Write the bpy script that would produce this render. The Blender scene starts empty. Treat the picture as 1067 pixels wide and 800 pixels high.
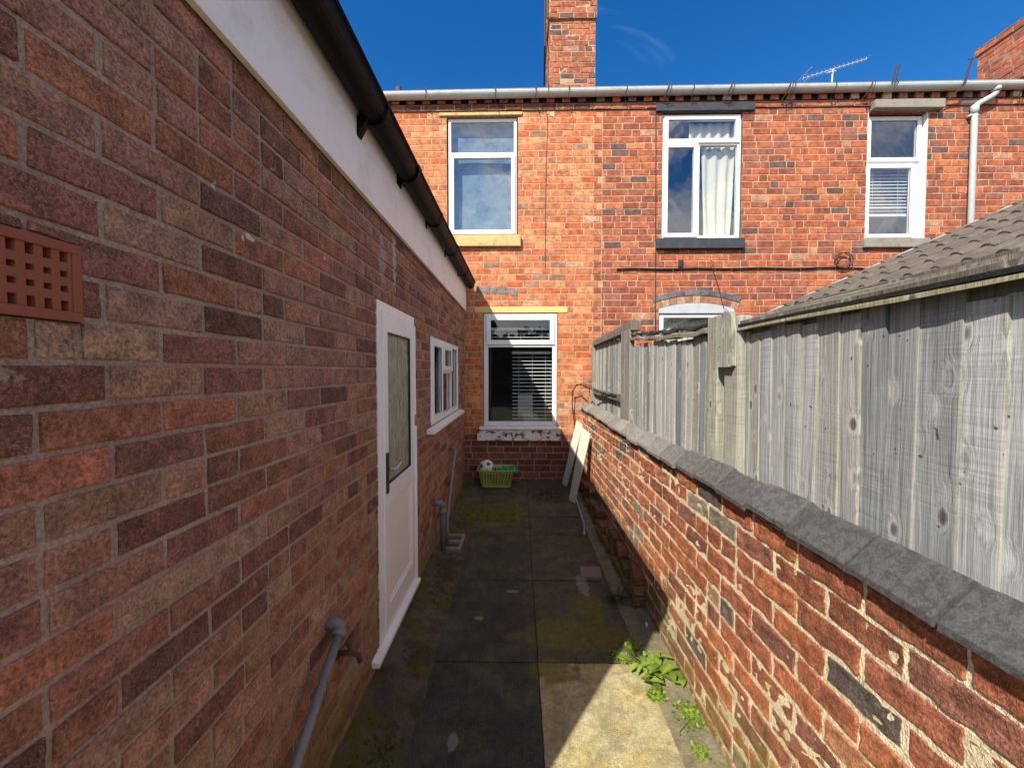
import bpy, math, random
import numpy as np
from mathutils import Vector, Matrix
random.seed(7); RS = np.random.RandomState(11)
C = bpy.context.scene
COL = C.collection
R = math.radians
CAMZ = 1.675

# ------------------------------------------------------------------ mesh builder
class Frame:
    def __init__(s, o=(0,0,0), u=(1,0,0), v=(0,0,1), n=(0,-1,0)):
        s.o, s.u, s.v, s.n = (np.array(a, float) for a in (o,u,v,n))
    def __call__(s, p):
        p = np.asarray(p, float).reshape(-1,3)
        return s.o + p[:,:1]*s.u + p[:,1:2]*s.v + p[:,2:3]*s.n
WORLD = Frame((0,0,0),(1,0,0),(0,1,0),(0,0,1))
class MB:
    def __init__(s, frame=WORLD):
        s.v=[]; s.f=[]; s.m=[]; s.c=[]; s.F=frame; s.nv=0
    def add(s, pts, faces, mi=0, col=(1,1,1,.5)):
        P = s.F(pts); b=s.nv
        s.v.append(P); s.nv += len(P)
        s.f += [tuple(b+i for i in f) for f in faces]; s.m += [mi]*len(faces)
        c = np.asarray(col, float)
        if c.ndim==1: c = np.tile(c,(len(P),1))
        s.c.append(c)
    def box(s, a0,a1,b0,b1,c0,c1, mi=0, col=(1,1,1,.5), jit=0):
        p = np.array([(a,b,c) for a in (a0,a1) for b in (b0,b1) for c in (c0,c1)])
        if jit: p = p + RS.uniform(-jit,jit,p.shape)
        s.add(p, [(0,1,3,2),(4,6,7,5),(0,4,5,1),(2,3,7,6),(0,2,6,4),(1,5,7,3)], mi, col)
    def hexa(s, p, mi=0, col=(1,1,1,.5)):      # 8 points: bottom loop 4, top loop 4
        s.add(p, [(3,2,1,0),(4,5,6,7),(0,1,5,4),(1,2,6,5),(2,3,7,6),(3,0,4,7)], mi, col)
    def tube(s, pts, r, n=8, mi=0, col=(1,1,1,.5), cap=True, radii=None):
        pts=[Vector(p) for p in pts]; V=[]; up=None
        for i,p in enumerate(pts):
            t=(pts[min(i+1,len(pts)-1)]-pts[max(i-1,0)]).normalized()
            if up is None: up = t.orthogonal().normalized()
            a=(up-t*up.dot(t)).normalized(); up=a; b=t.cross(a)
            rr = radii[i] if radii else r
            for k in range(n):
                w=2*math.pi*k/n; V.append(p+a*math.cos(w)*rr+b*math.sin(w)*rr)
        F=[]
        for i in range(len(pts)-1):
            for k in range(n):
                k2=(k+1)%n; F.append((i*n+k,i*n+k2,(i+1)*n+k2,(i+1)*n+k))
        if cap: F += [tuple(range(n-1,-1,-1)), tuple(range((len(pts)-1)*n,len(pts)*n))]
        s.add(np.array([tuple(v) for v in V]),F,mi,col)
    def grid(s, P, mi=0, col=(1,1,1,.5), closed=False):     # P: array [i][j][3]
        P=np.asarray(P,float); a,b=P.shape[:2]
        F=[(i*b+j,(i+1)*b+j,(i+1)*b+j+1,i*b+j+1) for i in range(a-1) for j in range(b-1)]
        if closed: F+=[(i*b+b-1,(i+1)*b+b-1,(i+1)*b,i*b) for i in range(a-1)]
        c=np.asarray(col,float)
        if c.ndim==3: c=c.reshape(-1,4)
        s.add(P.reshape(-1,3),F,mi,c)
    def build(s, name, mats, parent=None, smooth=False, bev=0, flip=False):
        me=bpy.data.meshes.new(name)
        V=np.concatenate(s.v) if s.v else np.zeros((0,3))
        me.from_pydata(V.tolist(),[],[f[::-1] for f in s.f] if flip else s.f)
        if not isinstance(mats,(list,tuple)): mats=[mats]
        for m in mats: me.materials.append(m)
        me.polygons.foreach_set('material_index', s.m)
        if smooth: me.polygons.foreach_set('use_smooth',[True]*len(me.polygons))
        at=me.attributes.new('bcol','FLOAT_COLOR','POINT'); at.data.foreach_set('color',np.concatenate(s.c).astype(np.float32).ravel())
        me.update()
        o=bpy.data.objects.new(name,me); COL.objects.link(o)
        if parent is not None: adopt(o,parent)
        if bev:
            b=o.modifiers.new('bevel','BEVEL'); b.width=bev; b.segments=2; b.limit_method='ANGLE'; b.angle_limit=R(40); b.harden_normals=False
        return o
def wm(p):
    return (wm(p.parent) @ p.matrix_parent_inverse @ p.matrix_basis) if p.parent else p.matrix_basis.copy()
def adopt(o,parent):
    o.parent=parent; o.matrix_parent_inverse=wm(parent).inverted()
def tag(o,label=None,cat=None,group=None,kind=None):
    if label: o['label']=label
    if cat: o['category']=cat
    if group: o['group']=group
    if kind: o['kind']=kind
    return o
def thing(name,loc,label,cat,group=None):
    o=bpy.data.objects.new(name,None); COL.objects.link(o); o.location=loc; o.empty_display_size=.1
    return tag(o,label,cat,group)
def sn(x,y,z=0,s=0):   # cheap smooth noise, about -1..1
    return (np.sin(x*1.7+y*2.3+s*1.3+1.1*np.sin(y*1.9+s))+np.sin(x*3.1-y*1.3+z*2.1+s*2.7+.9*np.sin(x*2.2+s))+np.sin(-x*.9+y*3.7+z+s*.7))/3

# ------------------------------------------------------------------ node helper
class NT:
    def __init__(s,name):
        s.mat=bpy.data.materials.new(name); s.mat.use_nodes=True; s.t=s.mat.node_tree; s.t.nodes.clear()
        s.out=s.n('ShaderNodeOutputMaterial'); s._c=None; s._a=None
    def n(s,t,**k):
        x=s.t.nodes.new(t)
        for a,b in k.items(): setattr(x,a,b)
        return x
    def put(s,sock,v):
        if isinstance(v,bpy.types.NodeSocket): s.t.links.new(v,sock)
        elif isinstance(v,(tuple,list)) and len(v)==3 and sock.type=='RGBA': sock.default_value=(*v,1)
        else: sock.default_value=v
    @property
    def co(s):
        if s._c is None: s._c=s.n('ShaderNodeTexCoord').outputs['Object']
        return s._c
    @property
    def at(s):
        if s._a is None: s._a=s.n('ShaderNodeAttribute',attribute_name='bcol')
        return s._a
    def xyz(s): return s.n_in('ShaderNodeSeparateXYZ',{0:s.co}).outputs
    def n_in(s,t,ins,**k):
        x=s.n(t,**k)
        for a,b in ins.items(): s.put(x.inputs[a],b)
        return x
    def math(s,op,a,b=0.0,c=None,clamp=False):
        x=s.n('ShaderNodeMath',operation=op,use_clamp=clamp); s.put(x.inputs[0],a); s.put(x.inputs[1],b)
        if c is not None: s.put(x.inputs[2],c)
        return x.outputs[0]
    def noise(s,scale,detail=3,rough=.55,co=None,dist=0.0):
        return s.n_in('ShaderNodeTexNoise',{'Vector':co or s.co,'Scale':scale,'Detail':detail,'Roughness':rough,'Distortion':dist}).outputs['Fac']
    def vor(s,scale,co=None,feature='F1',rand=1.0):
        return s.n_in('ShaderNodeTexVoronoi',{'Vector':co or s.co,'Scale':scale,'Randomness':rand},feature=feature).outputs['Distance']
    def mapp(s,scale=(1,1,1),loc=(0,0,0),rot=(0,0,0),co=None):
        x=s.n('ShaderNodeMapping'); s.put(x.inputs[0],co or s.co); x.inputs['Location'].default_value=loc; x.inputs['Rotation'].default_value=rot; x.inputs['Scale'].default_value=scale
        return x.outputs[0]
    def ramp(s,fac,a,b,lo=0.0,hi=1.0):     # smooth range
        x=s.n('ShaderNodeMapRange',interpolation_type='SMOOTHSTEP'); s.put(x.inputs[0],fac); s.put(x.inputs[1],a); s.put(x.inputs[2],b); s.put(x.inputs[3],lo); s.put(x.inputs[4],hi)
        return x.outputs[0]
    def mix(s,fac,a,b,mode='MIX'):
        x=s.n('ShaderNodeMix',data_type='RGBA',blend_type=mode); s.put(x.inputs[0],fac); s.put(x.inputs[6],a); s.put(x.inputs[7],b)
        return x.outputs[2]
    def val(s,col,f):    # multiply colour by scalar
        return s.mix(1.0,col,s.n_in('ShaderNodeCombineColor',{0:f,1:f,2:f}).outputs[0],'MULTIPLY')
    def blob(s,cx,cy,cz,rx,ry,rz,amp=.5,scale=6):   # a stain with a shape of its own, ragged edge
        v=s.mapp((1/rx,1/ry,1/rz),(-cx/rx,-cy/ry,-cz/rz))
        d=s.n_in('ShaderNodeVectorMath',{0:v},operation='LENGTH').outputs['Value']
        d=s.math('ADD',d,s.math('MULTIPLY',s.math('SUBTRACT',s.noise(scale,4,.6),.5),amp*2))
        return s.ramp(d,.75,1.05,1.0,0.0)
    def bump(s,h,dist=.002,strength=1.0,normal=None):
        x=s.n('ShaderNodeBump'); s.put(x.inputs['Height'],h); x.inputs['Distance'].default_value=dist; x.inputs['Strength'].default_value=strength
        if normal: s.put(x.inputs['Normal'],normal)
        return x.outputs[0]
    def pbr(s,col,rough=.8,spec=.3,nrm=None,metal=0.0,coat=0.0,**k):
        x=s.n('ShaderNodeBsdfPrincipled'); s.put(x.inputs['Base Color'],col); s.put(x.inputs['Roughness'],rough); s.put(x.inputs['Specular IOR Level'],spec); x.inputs['Metallic'].default_value=metal
        x.inputs['Coat Weight'].default_value=coat
        if nrm: s.put(x.inputs['Normal'],nrm)
        for a,b in k.items(): s.put(x.inputs[a.replace('_',' ')],b)
        s.t.links.new(x.outputs[0],s.out.inputs[0]); return s.mat

def splat(t,c):      # bird lime and lime-bloom streaks on the extension wall
    for y,z,ry,rz,am,k in ((1.118,2.057,.022,.010,.8,.9),(1.09,2.045,.008,.012,.6,.8),(.99,2.14,.006,.013,.5,.7),(2.42,2.33,.035,.20,1.2,.55),(2.20,2.30,.05,.14,1.3,.35),(1.55,2.12,.012,.010,.6,.6)):
        c=t.mix(t.math('MULTIPLY',t.blob(XL_,y,z,.05,ry,rz,amp=am,scale=28),k),c,(.62,.60,.56))
    return c
XL_=-.765
def m_brick(name, mort, gritty=1.0, smear=.0, moss=False, soot=0.0, bleach=0.0):
    t=NT(name); base=t.at.outputs['Color']; rnd=t.at.outputs['Alpha']
    big=t.noise(1.0,5,.6,t.mapp((2.6,2.6,.9))); mid=t.noise(17,4,.6); fine=t.noise(120,3,.7); sp=t.noise(330,2,.7)
    c=t.val(base,t.ramp(mid,.28,.72,.66,1.34))
    c=t.val(c,t.ramp(fine,.3,.7,1-.42*gritty,1+.42*gritty))
    c=t.mix(t.math('MULTIPLY',t.ramp(sp,.57,.68),.7*gritty),c,t.mix(.5,c,(.66,.56,.46)))      # grit
    c=t.mix(t.math('MULTIPLY',t.ramp(sp,.42,.30),.55*gritty),c,t.mix(.7,c,(.03,.02,.018)))
    c=t.mix(t.math('MULTIPLY',t.ramp(t.noise(7,4,.7),.56,.70),.5),c,t.val(c,.45))               # fire marks
    if smear: c=t.mix(t.math('MULTIPLY',t.ramp(t.math('ADD',t.noise(11,5,.75),t.math('MULTIPLY',fine,.12)),( .73-.16*smear ),( .80-.12*smear )),.8),c,mort)
    if bleach: c=t.mix(t.math('MULTIPLY',t.ramp(t.noise(3.1,5,.7,dist=.6),.56,.74),bleach),c,(.58,.47,.36))
    if soot: c=t.mix(t.math('MULTIPLY',t.ramp(big,.48,.72),soot),c,t.val(c,.35))
    if name.startswith('brown'): c=splat(t,c)
    if moss:
        z=t.xyz()[2]
        k=t.math('MULTIPLY',t.ramp(t.math('ADD',z,t.math('MULTIPLY',t.noise(5,4),.9)),1.02,.42),t.ramp(t.noise(9,5,.7),.36,.58))
        c=t.mix(t.math('MULTIPLY',k,.8),c,(.20,.18,.05))
    h=t.math('ADD',t.math('ADD',t.math('MULTIPLY',fine,.9),t.math('MULTIPLY',mid,.9)),t.math('MULTIPLY',sp,.35))
    return t.pbr(c,.88,.25,t.bump(h,.006 if gritty>.6 else .004))
def m_mortar(name,col,col2,moss=False,amt=1.0):
    t=NT(name); a=t.noise(6,5,.65); f=t.noise(140,3,.7); g=t.noise(30,4,.6)
    c=t.mix(t.ramp(a,.35,.68),col,col2); c=t.val(c,t.ramp(f,.3,.7,.74,1.26))
    c=t.mix(t.math('MULTIPLY',t.ramp(g,.56,.7),.4),c,t.val(c,.5))
    if name.startswith('grey_brown'): c=splat(t,c)
    if moss:
        z=t.xyz()[2]
        k=t.math('MULTIPLY',t.ramp(t.math('ADD',z,t.math('MULTIPLY',t.noise(5,4),.9)),1.05,.45),t.ramp(t.noise(8,5,.7),.38,.62))
        c=t.mix(t.math('MULTIPLY',k,.65),c,(.16,.15,.04))
    return t.pbr(c,.95,.15,t.bump(t.math('ADD',f,t.math('MULTIPLY',g,1.5)),.004*amt))
def m_paint(name,col,rough=.35,dirt=.15,dcol=(.25,.2,.14),spec=.5,scale=6,bump=0.0):
    t=NT(name); a=t.noise(scale,5,.7); f=t.noise(60,4,.7)
    k=t.math('MULTIPLY',t.ramp(t.math('ADD',t.math('MULTIPLY',a,.7),t.math('MULTIPLY',f,.3)),.46,.72),dirt)
    c=t.mix(k,col,dcol)
    return t.pbr(c,t.math('ADD',rough,t.math('MULTIPLY',a,.18)),spec,t.bump(f,.001+bump) if bump else None)
def m_glass(name,tint=(.82,.87,.87),refl=.10,wav=.0):
    t=NT(name); tr=t.n('ShaderNodeBsdfTransparent'); t.put(tr.inputs[0],tint)
    gl=t.n('ShaderNodeBsdfGlossy'); gl.inputs['Roughness'].default_value=.015; t.put(gl.inputs[0],(.95,.97,1.0))
    nz=t.bump(t.noise(2.3,2),.004*wav+.0006); t.put(gl.inputs['Normal'],nz)
    g=t.n('ShaderNodeNewGeometry'); dt=t.n('ShaderNodeVectorMath',operation='DOT_PRODUCT'); t.put(dt.inputs[0],g.outputs['Incoming']); t.put(dt.inputs[1],g.outputs['Normal'])
    sch=t.math('POWER',t.math('SUBTRACT',1.0,t.math('ABSOLUTE',dt.outputs['Value'])),5.0)
    fac=t.math('ADD',t.math('MULTIPLY',sch,.9),refl,clamp=True)
    mx=t.n('ShaderNodeMixShader'); t.put(mx.inputs[0],fac); t.t.links.new(tr.outputs[0],mx.inputs[1]); t.t.links.new(gl.outputs[0],mx.inputs[2]); t.t.links.new(mx.outputs[0],t.out.inputs[0])
    return t.mat
def m_wood(name, lichen=.5, dark=1.0):
    t=NT(name); base=t.at.outputs['Color']; rnd=t.at.outputs['Alpha']
    off=t.n_in('ShaderNodeVectorMath',{0:t.co,1:t.n_in('ShaderNodeCombineXYZ',{0:t.math('MULTIPLY',rnd,37.0),1:t.math('MULTIPLY',rnd,91.0),2:t.math('MULTIPLY',rnd,53.0)}).outputs[0]},operation='ADD').outputs[0]
    # knots bend the grain around them
    kc=t.mapp((11,11,6.5),co=off); kn=t.vor(1.0,kc,rand=1.0)
    knot=t.math('MULTIPLY',t.ramp(kn,.07,.17,1.0,0.0),t.ramp(t.noise(2.3,2,.5,off),.47,.53)); bend=t.ramp(kn,.05,.40,1.0,0.0)
    g=t.mapp((95,95,2.4),co=off); gx=t.n_in('ShaderNodeVectorMath',{0:g,1:t.n_in('ShaderNodeCombineXYZ',{0:t.math('MULTIPLY',bend,1.7),1:t.math('MULTIPLY',bend,1.7),2:0.0}).outputs[0]},operation='ADD').outputs[0]
    gr=t.noise(1.0,6,.68,gx,.3); fine=t.noise(1.0,3,.7,t.mapp((230,230,6),co=off)); saw=t.noise(1.0,2,.5,t.mapp((6,6,170),co=off)); pat=t.noise(3.0,4,.6,off)
    c=t.val(base,t.ramp(gr,.28,.70,.62,1.20))
    c=t.val(c,t.math('ADD',.72,t.math('MULTIPLY',fine,.55)))
    c=t.val(c,t.ramp(saw,.35,.62,.975,1.03))
    c=t.mix(t.math('MULTIPLY',t.ramp(gr,.36,.28),.5),c,(.05,.045,.04))
    c=t.val(c,t.math('ADD',1.0,t.math('MULTIPLY',t.math('MULTIPLY',t.math('SUBTRACT',saw,.5),t.ramp(t.noise(1.6,2,.5,off),.46,.62)),.65)))
    c=t.mix(t.math('MULTIPLY',t.ramp(pat,.5,.72),.35),c,t.val(c,.62))
    ringk=t.math('MULTIPLY',t.ramp(kn,.30,.17,0.0,1.0),t.ramp(kn,.13,.17)); c=t.mix(t.math('MULTIPLY',ringk,.30),c,(.70,.68,.62))
    c=t.mix(t.math('MULTIPLY',knot,.75),c,(.06,.048,.04))
    nail=t.ramp(t.noise(38,1,.5,off),.755,.77); c=t.mix(t.math('MULTIPLY',nail,.8),c,(.05,.035,.025))
    c=t.mix(t.math('MULTIPLY',t.ramp(t.noise(5,5,.7,off),.60,.80),.35*lichen),c,(.34,.33,.18))
    return t.pbr(c,.85,.2,t.bump(t.math('ADD',t.math('ADD',gr,t.math('MULTIPLY',fine,.4)),t.math('MULTIPLY',saw,.08)),.003))
M={}
M['brick_ext']=m_brick('brown_wirecut_brick',(.40,.30,.23),1.0,.30,moss=True,soot=.10)
M['mort_ext']=m_mortar('grey_brown_mortar',(.34,.245,.19),(.42,.315,.245),moss=True)
M['brick_l']=m_brick('orange_house_brick',(.60,.36,.19),.35,.45,bleach=.18,soot=.12)
M['mort_l']=m_mortar('cream_pointing',(.60,.36,.19),(.50,.27,.14))
M['brick_r']=m_brick('red_house_brick',(.50,.34,.22),.4,.10,bleach=.06,soot=.22)
M['mort_r']=m_mortar('pale_pointing',(.56,.39,.25),(.40,.26,.17))
M['brick_g']=m_brick('old_garden_brick',(.74,.61,.42),.95,.18,moss=True,soot=.40,bleach=.70)
M['mort_g']=m_mortar('buff_lime_mortar',(.88,.74,.49),(.70,.56,.36),moss=True,amt=2)
M['upvc']=m_paint('white_upvc',(.87,.87,.86),.28,.14)
M['fascia']=m_paint('white_fascia_board',(.90,.89,.87),.4,.38,(.50,.43,.36),scale=5)
M['panel']=m_paint('cream_upvc_panel',(.86,.83,.79),.35,.1)
M['gut_b']=m_paint('black_plastic',(.005,.005,.0055),.5,.08,(.03,.028,.026),spec=.16)
M['gut_w']=m_paint('weathered_white_plastic',(.60,.62,.60),.45,.45,(.22,.22,.17),scale=4)
M['pipe_w']=m_paint('pale_grey_pipe',(.46,.50,.50),.45,.4,(.25,.26,.24),scale=4)
M['glass']=m_glass('window_glass')
M['glass_up']=m_glass('sky_facing_glass',(.9,.93,.95),.20,1.0)
M['steel']=m_paint('brushed_steel',(.55,.54,.52),.3,.1); M['steel'].node_tree.nodes['Principled BSDF'].inputs['Metallic'].default_value=.9
M['rubber']=m_paint('black_gasket',(.02,.02,.022),.5,.1)
M['iron']=m_paint('rusty_iron',(.055,.042,.035),.7,.6,(.12,.05,.025))
M['grey_pipe']=m_paint('grey_plastic_pipe',(.20,.205,.21),.45,.7,(.10,.095,.075),scale=14,bump=.001)
M['interior']=m_paint('dim_room_wall',(.10,.095,.09),.9,.2)
M['blind']=m_paint('white_blind',(.72,.72,.70),.5,.08)
M['curtain']=m_paint('cream_curtain_cloth',(.72,.68,.55),.9,.15,(.5,.45,.33))
M['cloud_net']=m_paint('net_with_cloud_reflection',(.22,.28,.30),.9,.9,(.04,.08,.11),scale=3.6)  # reflected cloud put into the cloth colour as blue-grey swirls
M['yellow_paint']=m_paint('faded_yellow_paint',(.70,.55,.20),.7,.6,(.45,.33,.13),scale=9,bump=.003)
M['yellow_old']=m_paint('worn_yellow_paint',(.62,.47,.20),.8,.8,(.33,.22,.11),scale=11,bump=.004)
M['navy']=m_paint('navy_masonry_paint',(.035,.04,.055),.6,.4,(.15,.13,.12),scale=9,bump=.002)
M['terra']=m_paint('terracotta',(.29,.092,.052),.85,.5,(.26,.11,.07),scale=14,bump=.002)
M['conc']=m_paint('weathered_concrete',(.30,.28,.235),.9,.6,(.11,.10,.085),scale=8,bump=.004)
M['cable']=m_paint('black_cable',(.015,.014,.014),.55,.1)
M['lead']=m_paint('pale_flashing',(.50,.53,.56),.5,.4,(.25,.25,.25))
M['felt']=m_paint('black_roof_felt',(.025,.024,.023),.9,.4,(.09,.08,.06),scale=14,bump=.004)
M['slate']=m_paint('roof_slate',(.07,.07,.08),.7,.5,(.13,.12,.1),bump=.002)
M['wood']=m_wood('weathered_grey_timber')
M['hose']=m_paint('dirty_white_hose',(.45,.46,.42),.5,.5)
def m_flaky():
    t=NT('flaking_white_sill_paint'); n=t.noise(9,6,.72,t.mapp((1,1,1.5)),.4); k=t.ramp(n,.535,.56)
    z=t.xyz()[2]; k2=t.math('MULTIPLY',k,t.ramp(t.math('ADD',z,t.math('MULTIPLY',t.noise(4,3),.12)),.80,.93,1,.25))
    c=t.mix(k,(.86,.85,.81),(.22,.065,.045)); return t.pbr(c,.7,.3,t.bump(k,.004,normal=None))
M['flaky']=m_flaky()
def m_tile():
    t=NT('concrete_roof_tile'); a=t.noise(7,5,.65); b=t.noise(45,4,.7); l=t.noise(13,5,.75)
    c=t.mix(t.ramp(a,.3,.7),(.155,.128,.10),(.10,.085,.070)); c=t.mix(t.math('MULTIPLY',t.ramp(l,.60,.72),.5),c,(.30,.27,.19)); c=t.mix(t.ramp(t.noise(30,4,.7),.66,.72),c,(.06,.07,.03))
    c=t.val(c,t.math('ADD',.6,t.math('MULTIPLY',b,.8))); return t.pbr(c,.92,.15,t.bump(b,.004))
M['tile']=m_tile()
def m_coping():
    t=NT('blue_engineering_coping'); a=t.noise(42,5,.72,dist=.5); b=t.noise(210,3,.7); w=t.noise(4,3)
    c=t.val(t.at.outputs['Color'],t.ramp(a,.44,.55,.74,1.08)); c=t.val(c,t.ramp(b,.3,.7,.75,1.25))
    c=t.mix(t.math('MULTIPLY',t.ramp(t.noise(9,5,.75),.60,.70),.5),c,(.23,.20,.165))
    return t.pbr(c,.66,.3,t.bump(t.math('ADD',a,t.math('MULTIPLY',b,.5)),.0022))
M['coping']=m_coping()
def m_paving():
    t=NT('mossy_concrete_paving'); a=t.noise(3.2,5,.65); b=t.noise(26,5,.7); f=t.noise(190,3,.75); p=t.noise(480,2,.6)
    c=t.val(t.at.outputs['Color'],t.math('ADD',.6,t.math('MULTIPLY',a,.75)))
    c=t.mix(t.math('MULTIPLY',t.ramp(a,.45,.65),.4),c,t.mix(.5,c,(.17,.16,.06)))
    c=t.mix(t.ramp(t.noise(5.5,5,.7,dist=.5),.46,.60),c,t.mix(1.0,c,(1.06,1.0,.74),'MULTIPLY')); c=t.val(c,t.ramp(t.noise(8,6,.72),.32,.66,.70,1.2))
    c=t.val(c,t.ramp(b,.3,.7,.8,1.2))
    c=t.val(c,t.ramp(f,.28,.72,.6,1.45))
    c=t.mix(t.math('MULTIPLY',t.ramp(p,.60,.70),.6),c,(.55,.50,.34)); c=t.mix(t.math('MULTIPLY',t.ramp(p,.40,.32),.5),c,(.04,.038,.03))
    for bl in ((.36,2.47,0,.34,.17,1),(.50,2.78,0,.13,.20,1),(.18,2.16,0,.16,.10,1),(-.33,4.45,0,.42,.26,1)):
        c=t.mix(t.math('MULTIPLY',t.blob(*bl,amp=1.1,scale=8),.7),c,t.mix(t.ramp(b,.35,.65),(.13,.115,.022),(.20,.17,.035)))
    for bl in ((.50,3.05,0,.05,.17,1),(-.27,2.62,0,.04,.025,1),(-.05,2.95,0,.05,.02,1),(-.30,1.72,0,.03,.05,1)):
        c=t.mix(t.math('MULTIPLY',t.blob(*bl,amp=.8,scale=22),.5),c,(.36,.34,.29))
    c=t.mix(t.math('MULTIPLY',t.ramp(t.noise(55,3,.5),.70,.76),.7),c,(.02,.018,.014))
    return t.pbr(c,.9,.2,t.bump(t.math('ADD',f,t.math('MULTIPLY',b,1.4)),.004))
M['pav']=m_paving()
def m_soil():
    t=NT('mossy_soil'); a=t.noise(6,5,.7); b=t.noise(60,5,.75); f=t.noise(230,3,.7)
    c=t.mix(t.ramp(a,.4,.62),(.15,.12,.09),(.075,.06,.045)); c=t.mix(t.ramp(t.noise(4.1,5,.7),.48,.60),c,(.105,.105,.025))
    c=t.mix(t.math('MULTIPLY',t.ramp(b,.60,.70),.8),c,(.30,.27,.22)); c=t.val(c,t.math('ADD',.45,t.math('MULTIPLY',f,1.1)))
    return t.pbr(c,.95,.1,t.bump(t.math('ADD',b,t.math('MULTIPLY',f,.4)),.012))
M['soil']=m_soil()
def m_moss():
    t=NT('green_moss'); b=t.noise(70,5,.75); c=t.mix(t.ramp(b,.35,.65),(.035,.045,.010),(.125,.13,.025)); return t.pbr(c,.95,.1,t.bump(b,.01))
M['moss']=m_moss()
def m_conc2():
    t=NT('rough_concrete_haunch'); a=t.noise(9,5,.7); b=t.noise(70,5,.75)
    c=t.mix(t.ramp(a,.35,.65),(.30,.26,.165),(.19,.165,.10)); c=t.val(c,t.math('ADD',.5,t.math('MULTIPLY',b,1.0)))
    c=t.mix(t.math('MULTIPLY',t.ramp(t.noise(12,5,.7),.55,.65),.6),c,(.17,.17,.05))
    return t.pbr(c,.95,.15,t.bump(b,.012))
M['haunch']=m_conc2(); M['cop_joint']=m_mortar('dark_coping_joint',(.05,.045,.038),(.20,.17,.12))
def m_leaf(name,c1,c2,tr=.35):
    t=NT(name); n=t.noise(60,3); c=t.mix(n,c1,c2); c=t.mix(1.0,c,t.at.outputs['Color'],'MULTIPLY')
    d=t.pbr(c,.5,.4); p=t.t.nodes['Principled BSDF']; tl=t.n('ShaderNodeBsdfTranslucent'); t.put(tl.inputs[0],c)
    mx=t.n('ShaderNodeMixShader'); mx.inputs[0].default_value=tr; t.t.links.new(p.outputs[0],mx.inputs[1]); t.t.links.new(tl.outputs[0],mx.inputs[2]); t.t.links.new(mx.outputs[0],t.out.inputs[0]); return t.mat
M['leaf']=m_leaf('weed_leaf',(.17,.31,.04),(.34,.46,.08))
M['leafd']=m_leaf('dark_weed_leaf',(.04,.10,.02),(.07,.14,.03))
M['litter']=m_leaf('dead_leaf',(.10,.065,.04),(.19,.13,.085),.1)
def m_obscure():
    t=NT('obscured_door_glass'); v=t.vor(150,t.mapp((1,1,.55)),'SMOOTH_F1'); n=t.noise(26,4,.7,t.mapp((1,1,.35)))
    c=t.mix(t.ramp(n,.35,.68),(.27,.28,.17),(.50,.50,.38))  # greenish and whitish reflections put into the pane's diffuse colour
    return t.pbr(c,.10,.9,t.bump(t.math('ADD',v,n),.006))
M['obscure']=m_obscure()

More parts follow.
